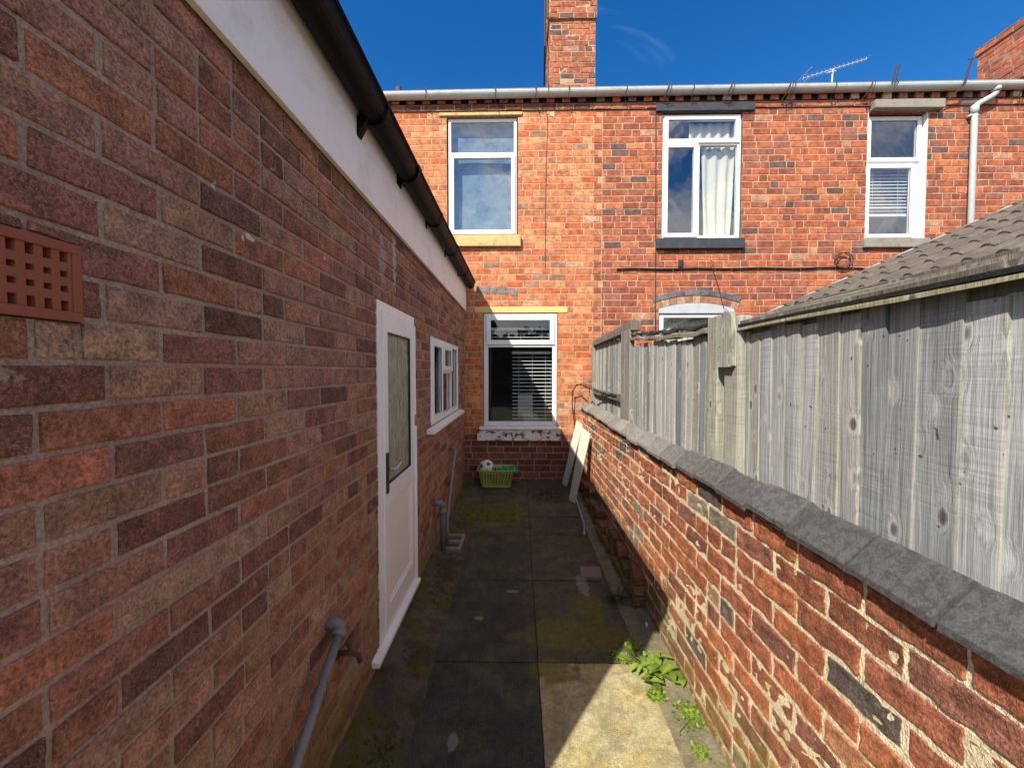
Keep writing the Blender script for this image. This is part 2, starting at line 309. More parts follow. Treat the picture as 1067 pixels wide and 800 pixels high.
# ------------------------------------------------------------------ brickwork
def pal(P,w,v=.14):
    w=np.array(w,float); w/=w.sum()
    def f():
        c=np.array(P[RS.choice(len(P),p=w)]); return np.clip(c*RS.uniform(1-v,1+v)*RS.uniform(.97,1.04,3),0,1)
    return f
def subtract(rects,hole):
    out=[]
    a0,a1,b0,b1=hole
    for (x0,x1,y0,y1) in rects:
        if x1<=a0 or x0>=a1 or y1<=b0 or y0>=b1: out.append((x0,x1,y0,y1)); continue
        if x0<a0: out.append((x0,a0,y0,y1))
        if x1>a1: out.append((a1,x1,y0,y1))
        xa,xb=max(x0,a0),min(x1,a1)
        if y0<b0: out.append((xa,xb,y0,b0))
        if y1>b1: out.append((xa,xb,b1,y1))
    return out
def brickwork(mb,u0,u1,v0,v1,course,length,palette,holes=(),joint=.010,depth=.006,nu=2,nv=1,rough=.0015,wob=.0015,bond='stretcher',spall=0,mi=0,mm=1,reveal=.10,vwave=0,rev_mat=None,sagf=None,toothR=0):
    row=0; v=v0
    colcount=0
    while v<v1-.01:
        vt=min(v+course,v1)
        u=u0-(length*.5 if (row%2 and bond!='random') else 0)
        if bond=='random': u=u0-RS.uniform(0,length)
        carry=None
        while u<u1:
            L=length
            if bond=='random' and RS.rand()<.22: L=length*.5
            if bond=='random': L*=RS.uniform(.975,1.025)
            x0=max(u,u0); x1=min(u+L,u1+(toothR if row%2 else 0)); u+=L
            if bond=='stretcher': x1n=x1+(RS.uniform(-.004,.004) if x1<u1-.01 else 0); x0,x1=(max(u0,carry) if carry is not None else x0),x1n; carry=x1n
            if bond=='stretcher' and RS.rand()<.06 and x1-x0>.2:      # a pair of half bats now and then
                halves=[(x0,(x0+x1)/2),((x0+x1)/2,x1)]
            else: halves=[(x0,x1)]
            for (x0,x1) in halves:
                if x1-x0<.03: continue
                col=palette(); rnd=RS.rand()
                rects=[(x0,x1,v,vt)]
                for h in holes: rects=subtract(rects,h)
                for (a,b,c,d) in rects:
                    j=joint/2
                    A=a+(j if a==x0 else .001); B=b-(j if b==x1 else .001); Cc=c+(j if c==v else .001); D=d-(j if d==vt else .001)
                    if B-A<.012 or D-Cc<.012: continue
                    # near courses wander a little
                    sk=RS.uniform(-1,1,4)*wob
                    n1,n2=nu,nv
                    if B-A<length*.6: n1=max(1,nu//2)
                    e=min(.0045,(D-Cc)*.12)
                    us=[A,A+e*.35]+list(np.linspace(A+e,B-e,n1+1))+[B-e*.35,B]; vs=[Cc,Cc+e*.35]+list(np.linspace(Cc+e,D-e,n2+1))+[D-e*.35,D]
                    U,V=np.meshgrid(us,vs,indexing='ij'); W=np.zeros_like(U)
                    W[0,:]=W[-1,:]=W[:,0]=W[:,-1]=-depth-.006
                    ring=np.zeros_like(U,bool); ring[1,1:-1]=ring[-2,1:-1]=True; ring[1:-1,1]=ring[1:-1,-2]=True
                    W[ring]=-e*.45
                    sh=(U-A)/(B-A); tv=(V-Cc)/(D-Cc); s_=rnd*50
                    # ragged arrises
                    edge=np.minimum(np.minimum(U-A,B-U),np.minimum(V-Cc,D-V))
                    f1=sn(U*60,V*60,s=s_); f2=sn(U*75,V*75,s=s_+9)
                    V2=V+sk[0]*(1-sh)+sk[1]*sh+f1*wob*.9*(edge<.006); U2=U+sk[2]*(1-tv)+sk[3]*tv+f2*wob*.9*(edge<.006)
                    if vwave: V2=V2+vwave*sn(U2*1.1,V2*.6,s=3)
                    if sagf is not None: V2=V2+sagf(U2,V2)
                    ins=W>-depth
                    off=RS.uniform(-rough,rough)
                    W=W+ins*(off+sn(U*30,V*34,s=s_)*rough*.8+sn(U*90,V*80,s=s_+3)*rough*.45+(sh-.5)*RS.uniform(-1,1)*rough)
                    if spall and RS.rand()<spall:
                        dd=sn(U*16,V*22,s=s_+5); W=W-ins*np.clip(dd+.15,0,1)*(RS.uniform(.006,.011) if RS.rand()<.10 else RS.uniform(.0012,.0038))
                    P=np.stack([U2,V2,W],-1)
                    cc=np.empty(P.shape[:2]+(4,)); cc[...,:3]=col; cc[...,3]=rnd
                    mb.grid(P,mi,cc)
        v=vt; row+=1
    # mortar bed
    ub=sorted(set([u0,u1+0]+[x for h in holes for x in h[:2] if u0<x<u1])); vb=sorted(set([v0,v1]+[x for h in holes for x in h[2:] if v0<x<v1]))
    for i in range(len(ub)-1):
        for k in range(len(vb)-1):
            cu=(ub[i]+ub[i+1])/2; cv=(vb[k]+vb[k+1])/2
            if any(h[0]<cu<h[1] and h[2]<cv<h[3] for h in holes): continue
            na=max(1,int((ub[i+1]-ub[i])/.06)); nb=max(1,int((vb[k+1]-vb[k])/.06))
            U,V=np.meshgrid(np.linspace(ub[i],ub[i+1],na+1),np.linspace(vb[k],vb[k+1],nb+1),indexing='ij')
            W=-depth+sn(U*13,V*15,s=2)*depth*.22
            mb.grid(np.stack([U,V,W],-1),mm,(1,1,1,.5))
    for h in holes:
        a,b,c,d=h; c0=max(c,v0)
        rm=mi if rev_mat is None else rev_mat; col=(*(palette()),.3)
        for q in ([(a,c0),(a,d)],[(b,d),(b,c0)],[(b,c0),(a,c0)],[(a,d),(b,d)]):
            (p0,p1)=q; mb.add([(p0[0],p0[1],-.004),(p0[0],p0[1],-reveal),(p1[0],p1[1],-reveal),(p1[0],p1[1],-.004)],[(0,1,2,3)],rm,col)

# ------------------------------------------------------------------ windows in a wall frame (u right, v up, n outward)
def bars(mb,u0,u1,v0,v1,w,n0,n1,mi=0):      # mitred-looking rectangular frame
    mb.box(u0,u0+w,v0,v1,n0,n1,mi); mb.box(u1-w,u1,v0,v1,n0,n1,mi)
    mb.box(u0+w,u1-w,v0,v0+w,n0,n1-.0008,mi); mb.box(u0+w,u1-w,v1-w,v1,n0,n1-.0008,mi)
def pane(F,parent,u0,u1,v0,v1,n,mat,name='pane'):
    mb=MB(F); fc=(0,1,2,3) if np.dot(np.cross(F.u,F.v),F.n)>0 else (3,2,1,0); mb.add([(u0,v0,n),(u1,v0,n),(u1,v1,n),(u0,v1,n)],[fc]); o=mb.build(name,mat,parent)
    g=MB(F); bars(g,u0-.004,u1+.004,v0-.004,v1+.004,.006,n-.001,n+.004); g.build('gasket',M['rubber'],parent)
    return o
def room(F,parent,u0,u1,v0,v1,n,depth=1.2,pad=.25):
    mb=MB(F); a,b,c,d=u0-pad,u1+pad,v0-.35,v1+.1; z0=n-.02; z1=n-depth
    P=[(a,c,z0),(b,c,z0),(b,d,z0),(a,d,z0),(a,c,z1),(b,c,z1),(b,d,z1),(a,d,z1)]
    mb.add(P,[(4,5,6,7),(0,1,5,4),(1,2,6,5),(2,3,7,6),(3,0,4,7)],0)
    # wall leaves around the opening, closing the room
    mb.add([(a,c,z0),(u0,c,z0),(u0,d,z0),(a,d,z0)],[(0,1,2,3)]); mb.add([(u1,c,z0),(b,c,z0),(b,d,z0),(u1,d,z0)],[(0,1,2,3)])
    mb.add([(u0,c,z0),(u1,c,z0),(u1,v0,z0),(u0,v0,z0)],[(0,1,2,3)]); mb.add([(u0,v1,z0),(u1,v1,z0),(u1,d,z0),(u0,d,z0)],[(0,1,2,3)])
    return mb.build('room_interior',M['interior'],parent)
def cloth(F,parent,u0,u1,v0,v1,n,name,mat,folds=6,amp=.02,taper=0.0,bottom_pull=0.0):
    mb=MB(F); us=np.linspace(0,1,folds*8); vs=np.linspace(0,1,14)
    P=[[( u0+(u1-u0)*s*(1-taper*(1-t)) + (u1-u0)*taper*(1-t)*bottom_pull, v0+(v1-v0)*t, n+amp*math.sin(s*folds*6.283+.6*math.sin(t*3))*(.5+.5*(1-t))+.004*math.sin(t*9+s*5)) for s in us] for t in vs]
    mb.grid(P); return mb.build(name,mat,parent,smooth=True)
def blind(F,parent,u0,u1,v0,v1,n,pitch=.05,w=.042,tilt=.12,tapes=3):
    mb=MB(F); v=v1
    while v>v0:
        mb.add([(u0,v-w*tilt,n),(u1,v-w*tilt,n),(u1,v+w*tilt*.2+.004,n-w*.5),(u0,v+w*tilt*.2+.004,n-w*.5),(u0,v+.0,n-w),(u1,v+.0,n-w)],[(0,1,2,3),(3,2,5,4)])
        mb.add([(u0,v-w*tilt-.0018,n),(u1,v-w*tilt-.0018,n),(u1,v-w*tilt+.0012,n+.0005),(u0,v-w*tilt+.0012,n+.0005)],[(0,1,2,3)])
        v-=pitch
    for k in range(tapes):
        u=u0+(u1-u0)*(k+.5)/tapes; mb.box(u-.0018,u+.0018,v0,v1,n+.001,n+.002)
    mb.box(u0,u1,v1,v1+.03,n-w,n+.003)
    return mb.build('blind',M['blind'],parent)

# =================================================================== GROUND
def gz(y): return 0.0 if y<4.0 else min(.15,.1*(y-4.0))
mb=MB(); mb.add([(-120,-120,-.06),(120,-120,-.06),(120,120,-.06),(-120,120,-.06)],[(0,1,2,3)])
tag(mb.build('ground',M['soil']),kind='structure')
mb=MB()
ys=[-5.0,-4.1,-3.2,-2.28,-1.37,-.47,.43,1.325,2.225,3.124,3.995,4.41,5.02,5.49]
cols=[(-.5,.106),(.112,.715)]
for i in range(len(ys)-1):
    for k,(a,b) in enumerate(cols):
        y0,y1=ys[i]+.004,ys[i+1]-.004
        base=random.choice([(.085,.079,.055),(.072,.070,.052),(.095,.087,.058)])  # slabs in the passage shade: the shade is put into these dark colours
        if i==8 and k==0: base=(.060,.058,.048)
        if i==7 and k==1: base=(.45,.39,.215)  # sunlit slab: sunlight put into a paler, yellower copy of the colour
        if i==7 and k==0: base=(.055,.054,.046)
        if i<7 and k==1: base=(.42,.37,.21)  # nearer right-hand slabs carry the same painted sunlight
        na=int((b-a)/.03); nb=max(4,int((y1-y0)/.03)); U,V=np.meshgrid(np.linspace(a,b,na+1),np.linspace(y0,y1,nb+1),indexing='ij')
        tilt=random.uniform(-.003,.003); tl2=random.uniform(-.003,.003)
        edge=np.minimum(np.minimum(U-a,b-U),np.minimum(V-y0,y1-V))
        G=np.vectorize(gz)(V)
        Z=G+tilt*(U-a)/.6+tl2*(V-y0)+sn(U*9,V*8,s=i)*.0012-np.where(edge<.001,.006+.002*sn(U*40,V*40),0)
        U2=U+np.where(edge<.001,sn(U*31,V*29,s=i)*.0025,0)
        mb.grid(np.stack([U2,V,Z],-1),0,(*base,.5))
        for (p,q) in (((a,y0),(b,y0)),((b,y0),(b,y1)),((b,y1),(a,y1)),((a,y1),(a,y0))):
            mb.add([(p[0],p[1],gz(p[1])-.006),(q[0],q[1],gz(q[1])-.006),(q[0],q[1],-.055),(p[0],p[1],-.055)],[(0,1,2,3)],0,(.03,.028,.02,.5))
tag(mb.build('path',M['pav'],smooth=True),kind='structure')
# dark silt bed seen in the joints
mb=MB(); Y=np.linspace(-5,5.5,60); mb.grid([[(x,y,gz(y)-.014) for y in Y] for x in (-.52,.73)]); tag(mb.build('path_joint_silt',M['soil']),kind='structure')
# raised mossy soil strip beside the extension
mb=MB(); xs=np.linspace(-.80,-.487,16); Y=np.linspace(-3,5.5,360); X,YY=np.meshgrid(xs,Y,indexing='ij')
G=np.vectorize(gz)(YY); t=np.clip((-.49-X)/.27,0,1)
Z=G+.085*t**1.3*(1-.6*np.clip((YY-4)/1.0,0,1))+(sn(X*22,YY*17)*.008+sn(X*60,YY*55,s=4)*.004+sn(X*120,YY*130,s=8)*.002)*np.clip(t*4,0.25,1)-.004
gm=(YY>3.55)&(YY<3.93)&(X<-.54); Z=np.where(gm,np.minimum(Z,.02),Z)
mb.grid(np.stack([X+np.where(X>-.49,sn(YY*23,X)*.012,0),YY,Z],-1)); tag(mb.build('soil_strip',M['soil'],smooth=True,flip=False),kind='structure')
# concrete haunch by the garden wall
mb=MB(); xs=np.linspace(.705,.93,14); X,YY=np.meshgrid(xs,Y,indexing='ij'); G=np.vectorize(gz)(YY); t=np.clip((X-.72)/.17,0,1)
Z=G+.002+.028*t**1.5+(sn(X*25,YY*19,s=6)*.006+sn(X*70,YY*66,s=5)*.003)*np.clip(t*3,.2,1)
mb.grid(np.stack([X,YY,Z],-1)); tag(mb.build('concrete_strip',M['haunch'],smooth=True),kind='structure')
# =================================================================== REAR EXTENSION (left)
XL=-.765
ext=thing('brick_extension',(-2.2,2.9,0),'single storey brown brick extension with white door, filling the left side','building')
F_E=Frame((XL,0,0),(0,1,0),(0,0,1),(1,0,0))     # u = +Y (away), v = up, n = +X
P_ext=pal([(.20,.086,.058),(.31,.128,.076),(.32,.170,.112),(.38,.150,.088),(.15,.070,.052),(.35,.210,.142),(.265,.115,.082),(.34,.215,.125),(.34,.17,.115)],[2.4,4,3.4,1.3,.6,2.0,3.4,.5,3.8],.12)
DOOR=(2.10,2.845,.0,2.068); WINS=(3.385,4.905,1.20,1.985); AIR=(.462,.678,1.758,1.893)
mb=MB(F_E)
def near(a,b,nu,nv,hs):
    brickwork(mb,a,b,-.035,2.545,.075,.2255,P_ext,hs,joint=.0115,depth=.0055,nu=nu,nv=nv,rough=.0018,wob=.0016,reveal=.07)
brickwork(mb,.27,5.49,-.035,2.545,.075,.2255,P_ext,[DOOR,WINS,AIR],joint=.0100,depth=.0055,nu=6,nv=3,rough=.0018,wob=.0016,reveal=.07)
mb.build('wall',[M['brick_ext'],M['mort_ext']],ext,smooth=False)
# gable end facing the garden and the hidden body
F_G=Frame((0,.27,0),(1,0,0),(0,0,1),(0,-1,0)); mb=MB(F_G)
brickwork(mb,-3.8,XL-.006,-.035,2.545,.075,.2255,P_ext,joint=.011,depth=.006,nu=1,nv=1)
mb.F=WORLD
mb.add([(-3.8,.275,2.545),(XL-.006,.275,2.545),(-3.8,.275,3.75)],[(0,1,2)],0,(.25,.11,.08,.4))
mb.add([(-3.8,.275,0),(-3.8,5.49,0),(-3.8,5.49,3.75),(-3.8,.275,3.75)],[(0,1,2,3)],0,(.25,.11,.08,.4))
mb.add([(XL-.07,.3,0),(XL-.07,5.49,0),(XL-.07,5.49,.02),(XL-.07,.3,.02)],[(0,1,2,3)],1)
mb.build('end_wall',[M['brick_ext'],M['mort_ext']],ext)
# eaves
mb=MB(); mb.box(-.757,-.735,.10,5.47,2.513,2.90); mb.build('fascia',M['fascia'],ext,bev=.003)
mb=MB(); mb.box(-.80,-.7575,.10,5.47,2.548,2.556); mb.build('soffit',M['conc'],ext)
def tiles(name,parent,origin,along,up,ncourse,width,roll=.15,expo=.30,mat=None,frac=8):
    o=np.array(origin,float); a=np.array(along,float); a/=np.linalg.norm(a); u=np.array(up,float); u/=np.linalg.norm(u); n=np.cross(a,u); n/= np.linalg.norm(n)
    if n[2]<0: n=-n
    mb=MB(); nr=int(width/roll*frac)
    for c in range(ncourse):
        s=np.arange(nr+1)/frac*roll; ph=(s%roll)/roll
        prof=.022*np.clip(np.sin(np.pi*np.clip((ph-.25)/.5,0,1)),0,1)**.8
        jit=np.repeat(RS.uniform(-.003,.003,nr//frac+2),frac)[:nr+1]; jz=np.repeat(RS.uniform(0,.004,nr//frac+2),frac)[:nr+1]
        L=expo+.04; rows=[]
        for (d,h) in ((0.0,-.006),(0.0,.014),(.004,.018),(expo*.5,.010),(L,.002)):
            rows.append(o+np.outer(s,a)+np.outer(c*expo+d+jit,u)+np.outer(h+.0+(prof if h>-.005 else prof*.75)+jz+.006,n))
        mb.grid(np.array(rows),0,(1,1,1,.5))
    ob=mb.build(name,mat or M['tile'],parent,smooth=False); return ob
tiles('roof',ext,(-.72,.08,2.925),(0,1,0),(-1,0,.44),10,5.4)
mb=MB(); mb.hexa([(-.74,.10,2.89),(-.74,5.47,2.89),(-3.85,5.47,4.22),(-3.85,.10,4.22),(-.74,.10,2.92),(-.74,5.47,2.92),(-3.85,5.47,4.27),(-3.85,.10,4.27)]); mb.build('roof_deck',M['felt'],ext)
mb=MB(); mb.hexa([(-.70,.085,2.76),(-.70,.105,2.76),(-3.85,.105,4.10),(-3.85,.085,4.10),(-.70,.085,2.91),(-.70,.105,2.91),(-3.85,.105,4.25),(-3.85,.085,4.25)]); mb.build('bargeboard',M['fascia'],ext)
# black gutter: swept profile
def sweep(mb,prof,y0,y1,mi=0,axis='y'):
    n=len(prof); P=[[(x,y0,z) for x,z in prof],[(x,y1,z) for x,z in prof]]
    mb.grid(np.array(P).transpose(1,0,2),mi); 
def gutprof(xb,xo,zt,zb,t=.0,n=12):
    cx=(xb+xo)/2; rx=(xo-xb)/2; return [(cx-rx*math.cos(math.pi*k/n),zt-(zt-zb)*math.sin(math.pi*k/n)**.75) for k in range(n+1)]
gu=MB()
outer=gutprof(-.733,-.612,2.900,2.815); inner=gutprof(-.729,-.617,2.898,2.820)
ring=outer+[(-.607,2.900),(-.607,2.908),(-.618,2.908)]+inner[::-1]+[(-.733,2.905)]
P=np.array([[(x,y,z) for x,z in ring] for y in (.08,5.46)]); gu.grid(P.transpose(1,0,2)[::-1],0)
n=len(outer); gu.tube([(-.606,.08,2.905),(-.606,5.46,2.905)],.0055,8); gu.tube([(-.600,.08,2.885),(-.600,5.46,2.885)],.0025,6); gu.add([(x,.08,z) for x,z in outer],[tuple(range(n))]); 
gut=gu.build('gutter',M['gut_b'],ext,smooth=False)
def gbr(y,w,k=1.0):
    b=MB(); pr=[(x+(x+.672)*.09*k,z-.004*k-(.004 if 2.82<z<2.9 else 0)) for x,z in gutprof(-.735,-.607,2.902,2.806)]
    P=np.array([[(x,yy,z) for x,z in pr] for yy in (y-w/2,y+w/2)]); b.grid(P.transpose(1,0,2)[::-1],0)
    P2=np.array([[(x*.999+.0,yy,z+.006) for x,z in pr] for yy in (y-w/2,y+w/2)])
    for yy in (y-w/2,y+w/2): 
        m=len(pr); b.add([(x,yy,z) for x,z in pr]+[(x,yy,z+.007) for x,z in pr],[(i,i+1,m+i+1,m+i) for i in range(m-1)])
    b.box(-.612,-.600,y-w/2,y+w/2,2.893,2.914); b.box(-.7345,-.727,y-w/2,y+w/2,2.80,2.90)
    b.box(-.7345,-.655,y-.004,y+.004,2.812,2.835) if False else None
    return b.build('bracket',M['gut_b'],gut)
for y,w in ((.75,.03),(1.85,.035),(2.42,.075),(3.12,.03),(3.9,.03),(4.72,.03)): gbr(y,w)
b=MB(); b.hexa([(-.7345,1.80,2.74),(-.73,1.84,2.74),(-.69,1.84,2.815),(-.69,1.80,2.815),(-.7345,1.80,2.83),(-.73,1.84,2.83),(-.62,1.84,2.83),(-.62,1.80,2.83)]); b.build('bracket',M['gut_b'],gut)
# door
dr=MB(F_E); bars(dr,2.105,2.84,.165,2.063,.055,-.05,.006); door=dr.build('door',M['upvc'],ext,bev=.003)
d=MB(F_E); 
for (a,b,c,e) in ((2.165,2.235,.225,2.005),(2.715,2.78,.225,2.005)): d.box(a,b,c,e,-.03,.016)
for (c,e) in ((.225,.33),(.905,1.02),(1.90,2.005)): d.box(2.235,2.715,c,e,-.03,.0155)
d.build('leaf_frame',M['upvc'],door,bev=.003)
d=MB(F_E); d.box(2.235,2.715,.33,.905,-.02,.003); bars(d,2.235,2.715,.33,.905,.018,-.02,.009); d.build('lower_panel',M['panel'],door,bev=.002)
d=MB(F_E); d.box(2.235,2.715,1.02,1.90,-.02,-.004); d.build('pane',M['obscure'],door)
d=MB(F_E); bars(d,2.232,2.718,1.017,1.903,.010,-.01,.010); d.build('gasket',M['rubber'],door)
d=MB(F_E); d.box(2.183,2.213,.985,1.215,.016,.026); d.tube(F_E([(2.198,1.13,.02),(2.198,1.13,.06)]),.009) if False else None
d.F=WORLD; d.build('handle_plate',M['rubber'],door,bev=.003)
d=MB(F_E); d.tube([(2.198,1.125,.024),(2.198,1.125,.058),(2.205,1.126,.066),(2.25,1.130,.068),(2.31,1.137,.062),(2.325,1.143,.055)],.008,8); d.build('handle',M['steel'],door,smooth=True)
d=MB(F_E); d.hexa([(1.985,.130,-.02),(2.845,.130,-.02),(2.845,.130,.040),(1.985,.130,.040),(1.985,.172,-.02),(2.845,.172,-.02),(2.845,.156,.040),(1.985,.156,.040)]); d.build('sill',M['upvc'],door,bev=.003)
d=MB(F_E); d.box(2.05,2.9,-.03,.128,-.03,.012,1); d.build('step_brick',[M['brick_ext'],M['mort_ext']],door)
d=MB(F_E); d.box(2.828,2.846,.17,1.28,.004,.020); d.box(2.828,2.846,1.36,2.0,.004,.014); d.build('hinge_side_trim',M['upvc'],door,bev=.002)
d=MB(F_E); d.box(2.1,2.85,0,2.07,-.11,-.071); d.build('backing',M['interior'],door)
# side window, three lights
w=MB(F_E); a,b,c,e=3.39,4.90,1.205,1.98; bars(w,a,b,c,e,.05,-.05,.004)
w.box(3.86,3.91,c+.05,e-.05,-.05,.0035); w.box(4.38,4.43,c+.05,e-.05,-.05,.0035)
win=w.build('window',M['upvc'],ext,bev=.003)
w=MB(F_E); w.box(3.91,4.38,1.655,1.70,-.05,.003); w.build('transom',M['upvc'],win,bev=.002)
w=MB(F_E); bars(w,3.895,4.395,1.68,1.945,.05,-.03,.020); w.build('sash',M['upvc'],win,bev=.003)
w=MB(F_E); bars(w,3.43,3.87,1.245,1.94,.04,-.03,.016); w.build('sash',M['upvc'],win,bev=.003)
for q in ((3.47,3.83,1.285,1.90,.002),(3.945,4.345,1.73,1.895,.004),(3.91,4.38,1.255,1.655,-.02),(4.43,4.85,1.255,1.93,-.02)): pane(F_E,win,*q,M['glass'])
w=MB(F_E); w.hexa([(3.24,1.150,-.02),(5.04,1.150,-.02),(5.04,1.150,.062),(3.24,1.150,.062),(3.24,1.198,-.02),(5.04,1.198,-.02),(5.04,1.176,.062),(3.24,1.176,.062)]); w.build('sill',M['upvc'],win,bev=.003)
room(F_E,win,3.39,4.90,1.205,1.98,-.06,1.4)
# air brick
ab=MB(F_E); a,b,c,e=.464,.676,1.760,1.891; nc,nr=8,4; mx,mz=.014,.016; cw=(b-a-2*mx)/nc; ch=(e-c-2*mz)/nr
def abx(*q): ab.box(*q,0,(.30,.105,.07,.5))
abx(a,b,c,c+mz,-.03,.006); abx(a,b,e-mz,e,-.03,.006); abx(a,a+mx,c+mz,e-mz,-.03,.0055); abx(b-mx,b,c+mz,e-mz,-.03,.0055)
for i in range(nc+1): u=a+mx+i*cw; abx(max(a+mx,u-.0060),min(b-mx,u+.0060),c+mz,e-mz,-.03,.0035)
for k in range(1,nr): v=c+mz+k*ch; abx(a+mx,b-mx,v-.0075,v+.0075,-.03,.003)
ab.build('air_brick',M['terra'],ext,bev=.0012)
ab=MB(F_E); ab.box(a,b,c,e,-.06,-.031); ab.build('vent_duct',M['rubber'],ext)
# mortar patch under the air brick
# waste pipes
p=MB(); p.tube([(-.775,1.535,.665),(-.735,1.535,.665),(-.718,1.530,.658),(-.712,1.515,.640)],.024,12); p.tube([(-.712,1.519,.647),(-.712,1.20,.415),(-.712,.85,.16),(-.712,.72,.06)],.0172,12)
for q in ((-.712,1.512,.642),): p.tube([(q[0],q[1]+.008,q[2]+.006),(q[0],q[1]-.008,q[2]-.006)],.027,12)
p.build('waste_pipe',M['grey_pipe'],ext,smooth=True)
p=MB(); p.tube([(-.765,4.30,.84),(-.715,4.30,.825),(-.705,4.285,.80),(-.70,3.78,.245),(-.69,3.72,.16),(-.69,3.72,.04)],.0165,10); p.build('waste_pipe',M['grey_pipe'],ext,smooth=True)
p=MB(); p.tube([(-.77,3.47,.50),(-.72,3.47,.50),(-.70,3.48,.495),(-.69,3.50,.47),(-.69,3.505,.40),(-.69,3.515,.04)],.0265,12); p.tube([(-.69,3.505,.435),(-.69,3.506,.39)],.033,12); p.build('waste_pipe',M['grey_pipe'],ext,smooth=True)
p=MB(); p.tube([(-.77,1.59,.500),(-.70,1.60,.500),(-.675,1.605,.485),(-.668,1.607,.455)],.011,8); p.tube([(-.71,1.60,.50),(-.71,1.60,.555)],.009,8); p.tube([(-.71,1.57,.556),(-.71,1.64,.560)],.007,8); p.tube([(-.77,1.59,.500),(-.755,1.592,.50)],.022,10)
p.build('outside_tap',M['iron'],ext,smooth=True)

# =================================================================== TERRACE HOUSES (back)
YB=5.5; EZ=5.33
F_H=Frame((0,YB,0),(1,0,0),(0,0,1),(0,-1,0))
P_l=pal([(.56,.205,.088),(.50,.165,.075),(.60,.27,.13),(.46,.175,.09),(.60,.36,.22),(.33,.17,.12),(.50,.13,.055)],[4,3.4,2,2,.45,.6,2.2],.10)
P_lb=pal([(.17,.050,.036),(.21,.065,.04),(.14,.048,.036),(.26,.09,.05)],[3,3,2,1])  # dark red lower bricks, darkened further to carry the shadow over them
P_r=pal([(.43,.120,.055),(.35,.095,.050),(.49,.16,.075),(.28,.082,.052),(.15,.085,.072),(.46,.24,.15),(.33,.115,.075)],[4.4,3.6,1.4,2.0,1.0,.3,1.5],.12)
hl=thing('terraced_house',(-.9,7.5,.1),'orange brick terraced house facing down the passage, chimney above its eaves','house','houses of the terrace')
hr=thing('terraced_house',(5.5,7.5,.1),'redder brick terraced house to the right, behind the timber fence, with a white downpipe','house','houses of the terrace')
XS=1.02
W1=(-1.0,-.02,3.55,5.165); WG=(-.50,.53,.905,2.487)
W2=(1.95,3.03,3.495,5.185); W3=(4.70,5.50,3.476,5.165); WA=(1.93,2.95,1.2,2.60)
mb=MB(F_H); z0=.09; CR=.0887
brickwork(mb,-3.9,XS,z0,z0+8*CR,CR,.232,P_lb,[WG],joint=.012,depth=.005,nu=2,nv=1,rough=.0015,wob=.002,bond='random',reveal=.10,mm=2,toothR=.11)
n=round((5.235-z0)/CR); 
brickwork(mb,-3.9,XS,z0+8*CR,z0+n*CR,CR,.232,P_l,[W1,WG],joint=.011,depth=.003,nu=2,nv=1,rough=.0015,wob=.002,bond='random',reveal=.10,toothR=.11)
mb.add([(XS,z0,-.007),(XS+.12,z0,-.007),(XS+.12,z0+n*CR,-.007),(XS,z0+n*CR,-.007)],[(0,1,2,3)],1)
wl=mb.build('wall',[M['brick_l'],M['mort_l'],M['mort_ext']],hl)
mb=MB(F_H)
brickwork(mb,XS+.115,9.5,z0,z0+n*CR,CR,.232,P_r,[W2,W3,WA],joint=.010,depth=.0045,nu=2,nv=1,rough=.0015,wob=.002,bond='random',reveal=.18)
# toothed bond at the party line
for i in range(n):
    v=z0+i*CR; a=XS+.115-(.115 if i%2==0 else .0); 
    if i%2==0: brickwork(mb,a,XS+.115,v,v+CR,CR,.115,P_r,joint=.011,depth=.0045,nu=1,nv=1,wob=.002,bond='x')
wr=mb.build('wall',[M['brick_r'],M['mort_r']],hr)
zt=z0+n*CR
# dentil cornice
def cornice(par,x0,x1,P,mat,mort,oc):
    mb=MB(F_H)
    brickwork_mb=MB(Frame((0,YB-.022,0),(1,0,0),(0,0,1),(0,-1,0)))
    brickwork(brickwork_mb,x0,x1,zt+.001,zt+.080,.079,.232,P,joint=.011,depth=.006,nu=2,nv=1,bond='x')
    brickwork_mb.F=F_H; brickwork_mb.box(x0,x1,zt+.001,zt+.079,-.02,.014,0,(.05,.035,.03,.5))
    x=x0+.03
    while x<x1-.11:
        c=P(); brickwork_mb.box(x,x+.105,zt+.088,zt+.166,-.02,.034,0,(*(np.clip(c*1.5,0,.6)),.5),jit=.0015); x+=.212
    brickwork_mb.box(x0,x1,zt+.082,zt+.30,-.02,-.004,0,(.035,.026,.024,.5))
    brickwork_mb.box(x0,x1,zt+.176,zt+.245,-.02,.040,0,(*(P()*.7),.5))
    return brickwork_mb.build('dentil_course',[mat,mort],par,bev=.002)
cornice(hl,-3.9,XS,P_lb,M['brick_l'],M['mort_ext'],0); cornice(hr,XS,9.5,P_r,M['brick_r'],M['mort_ext'],1)
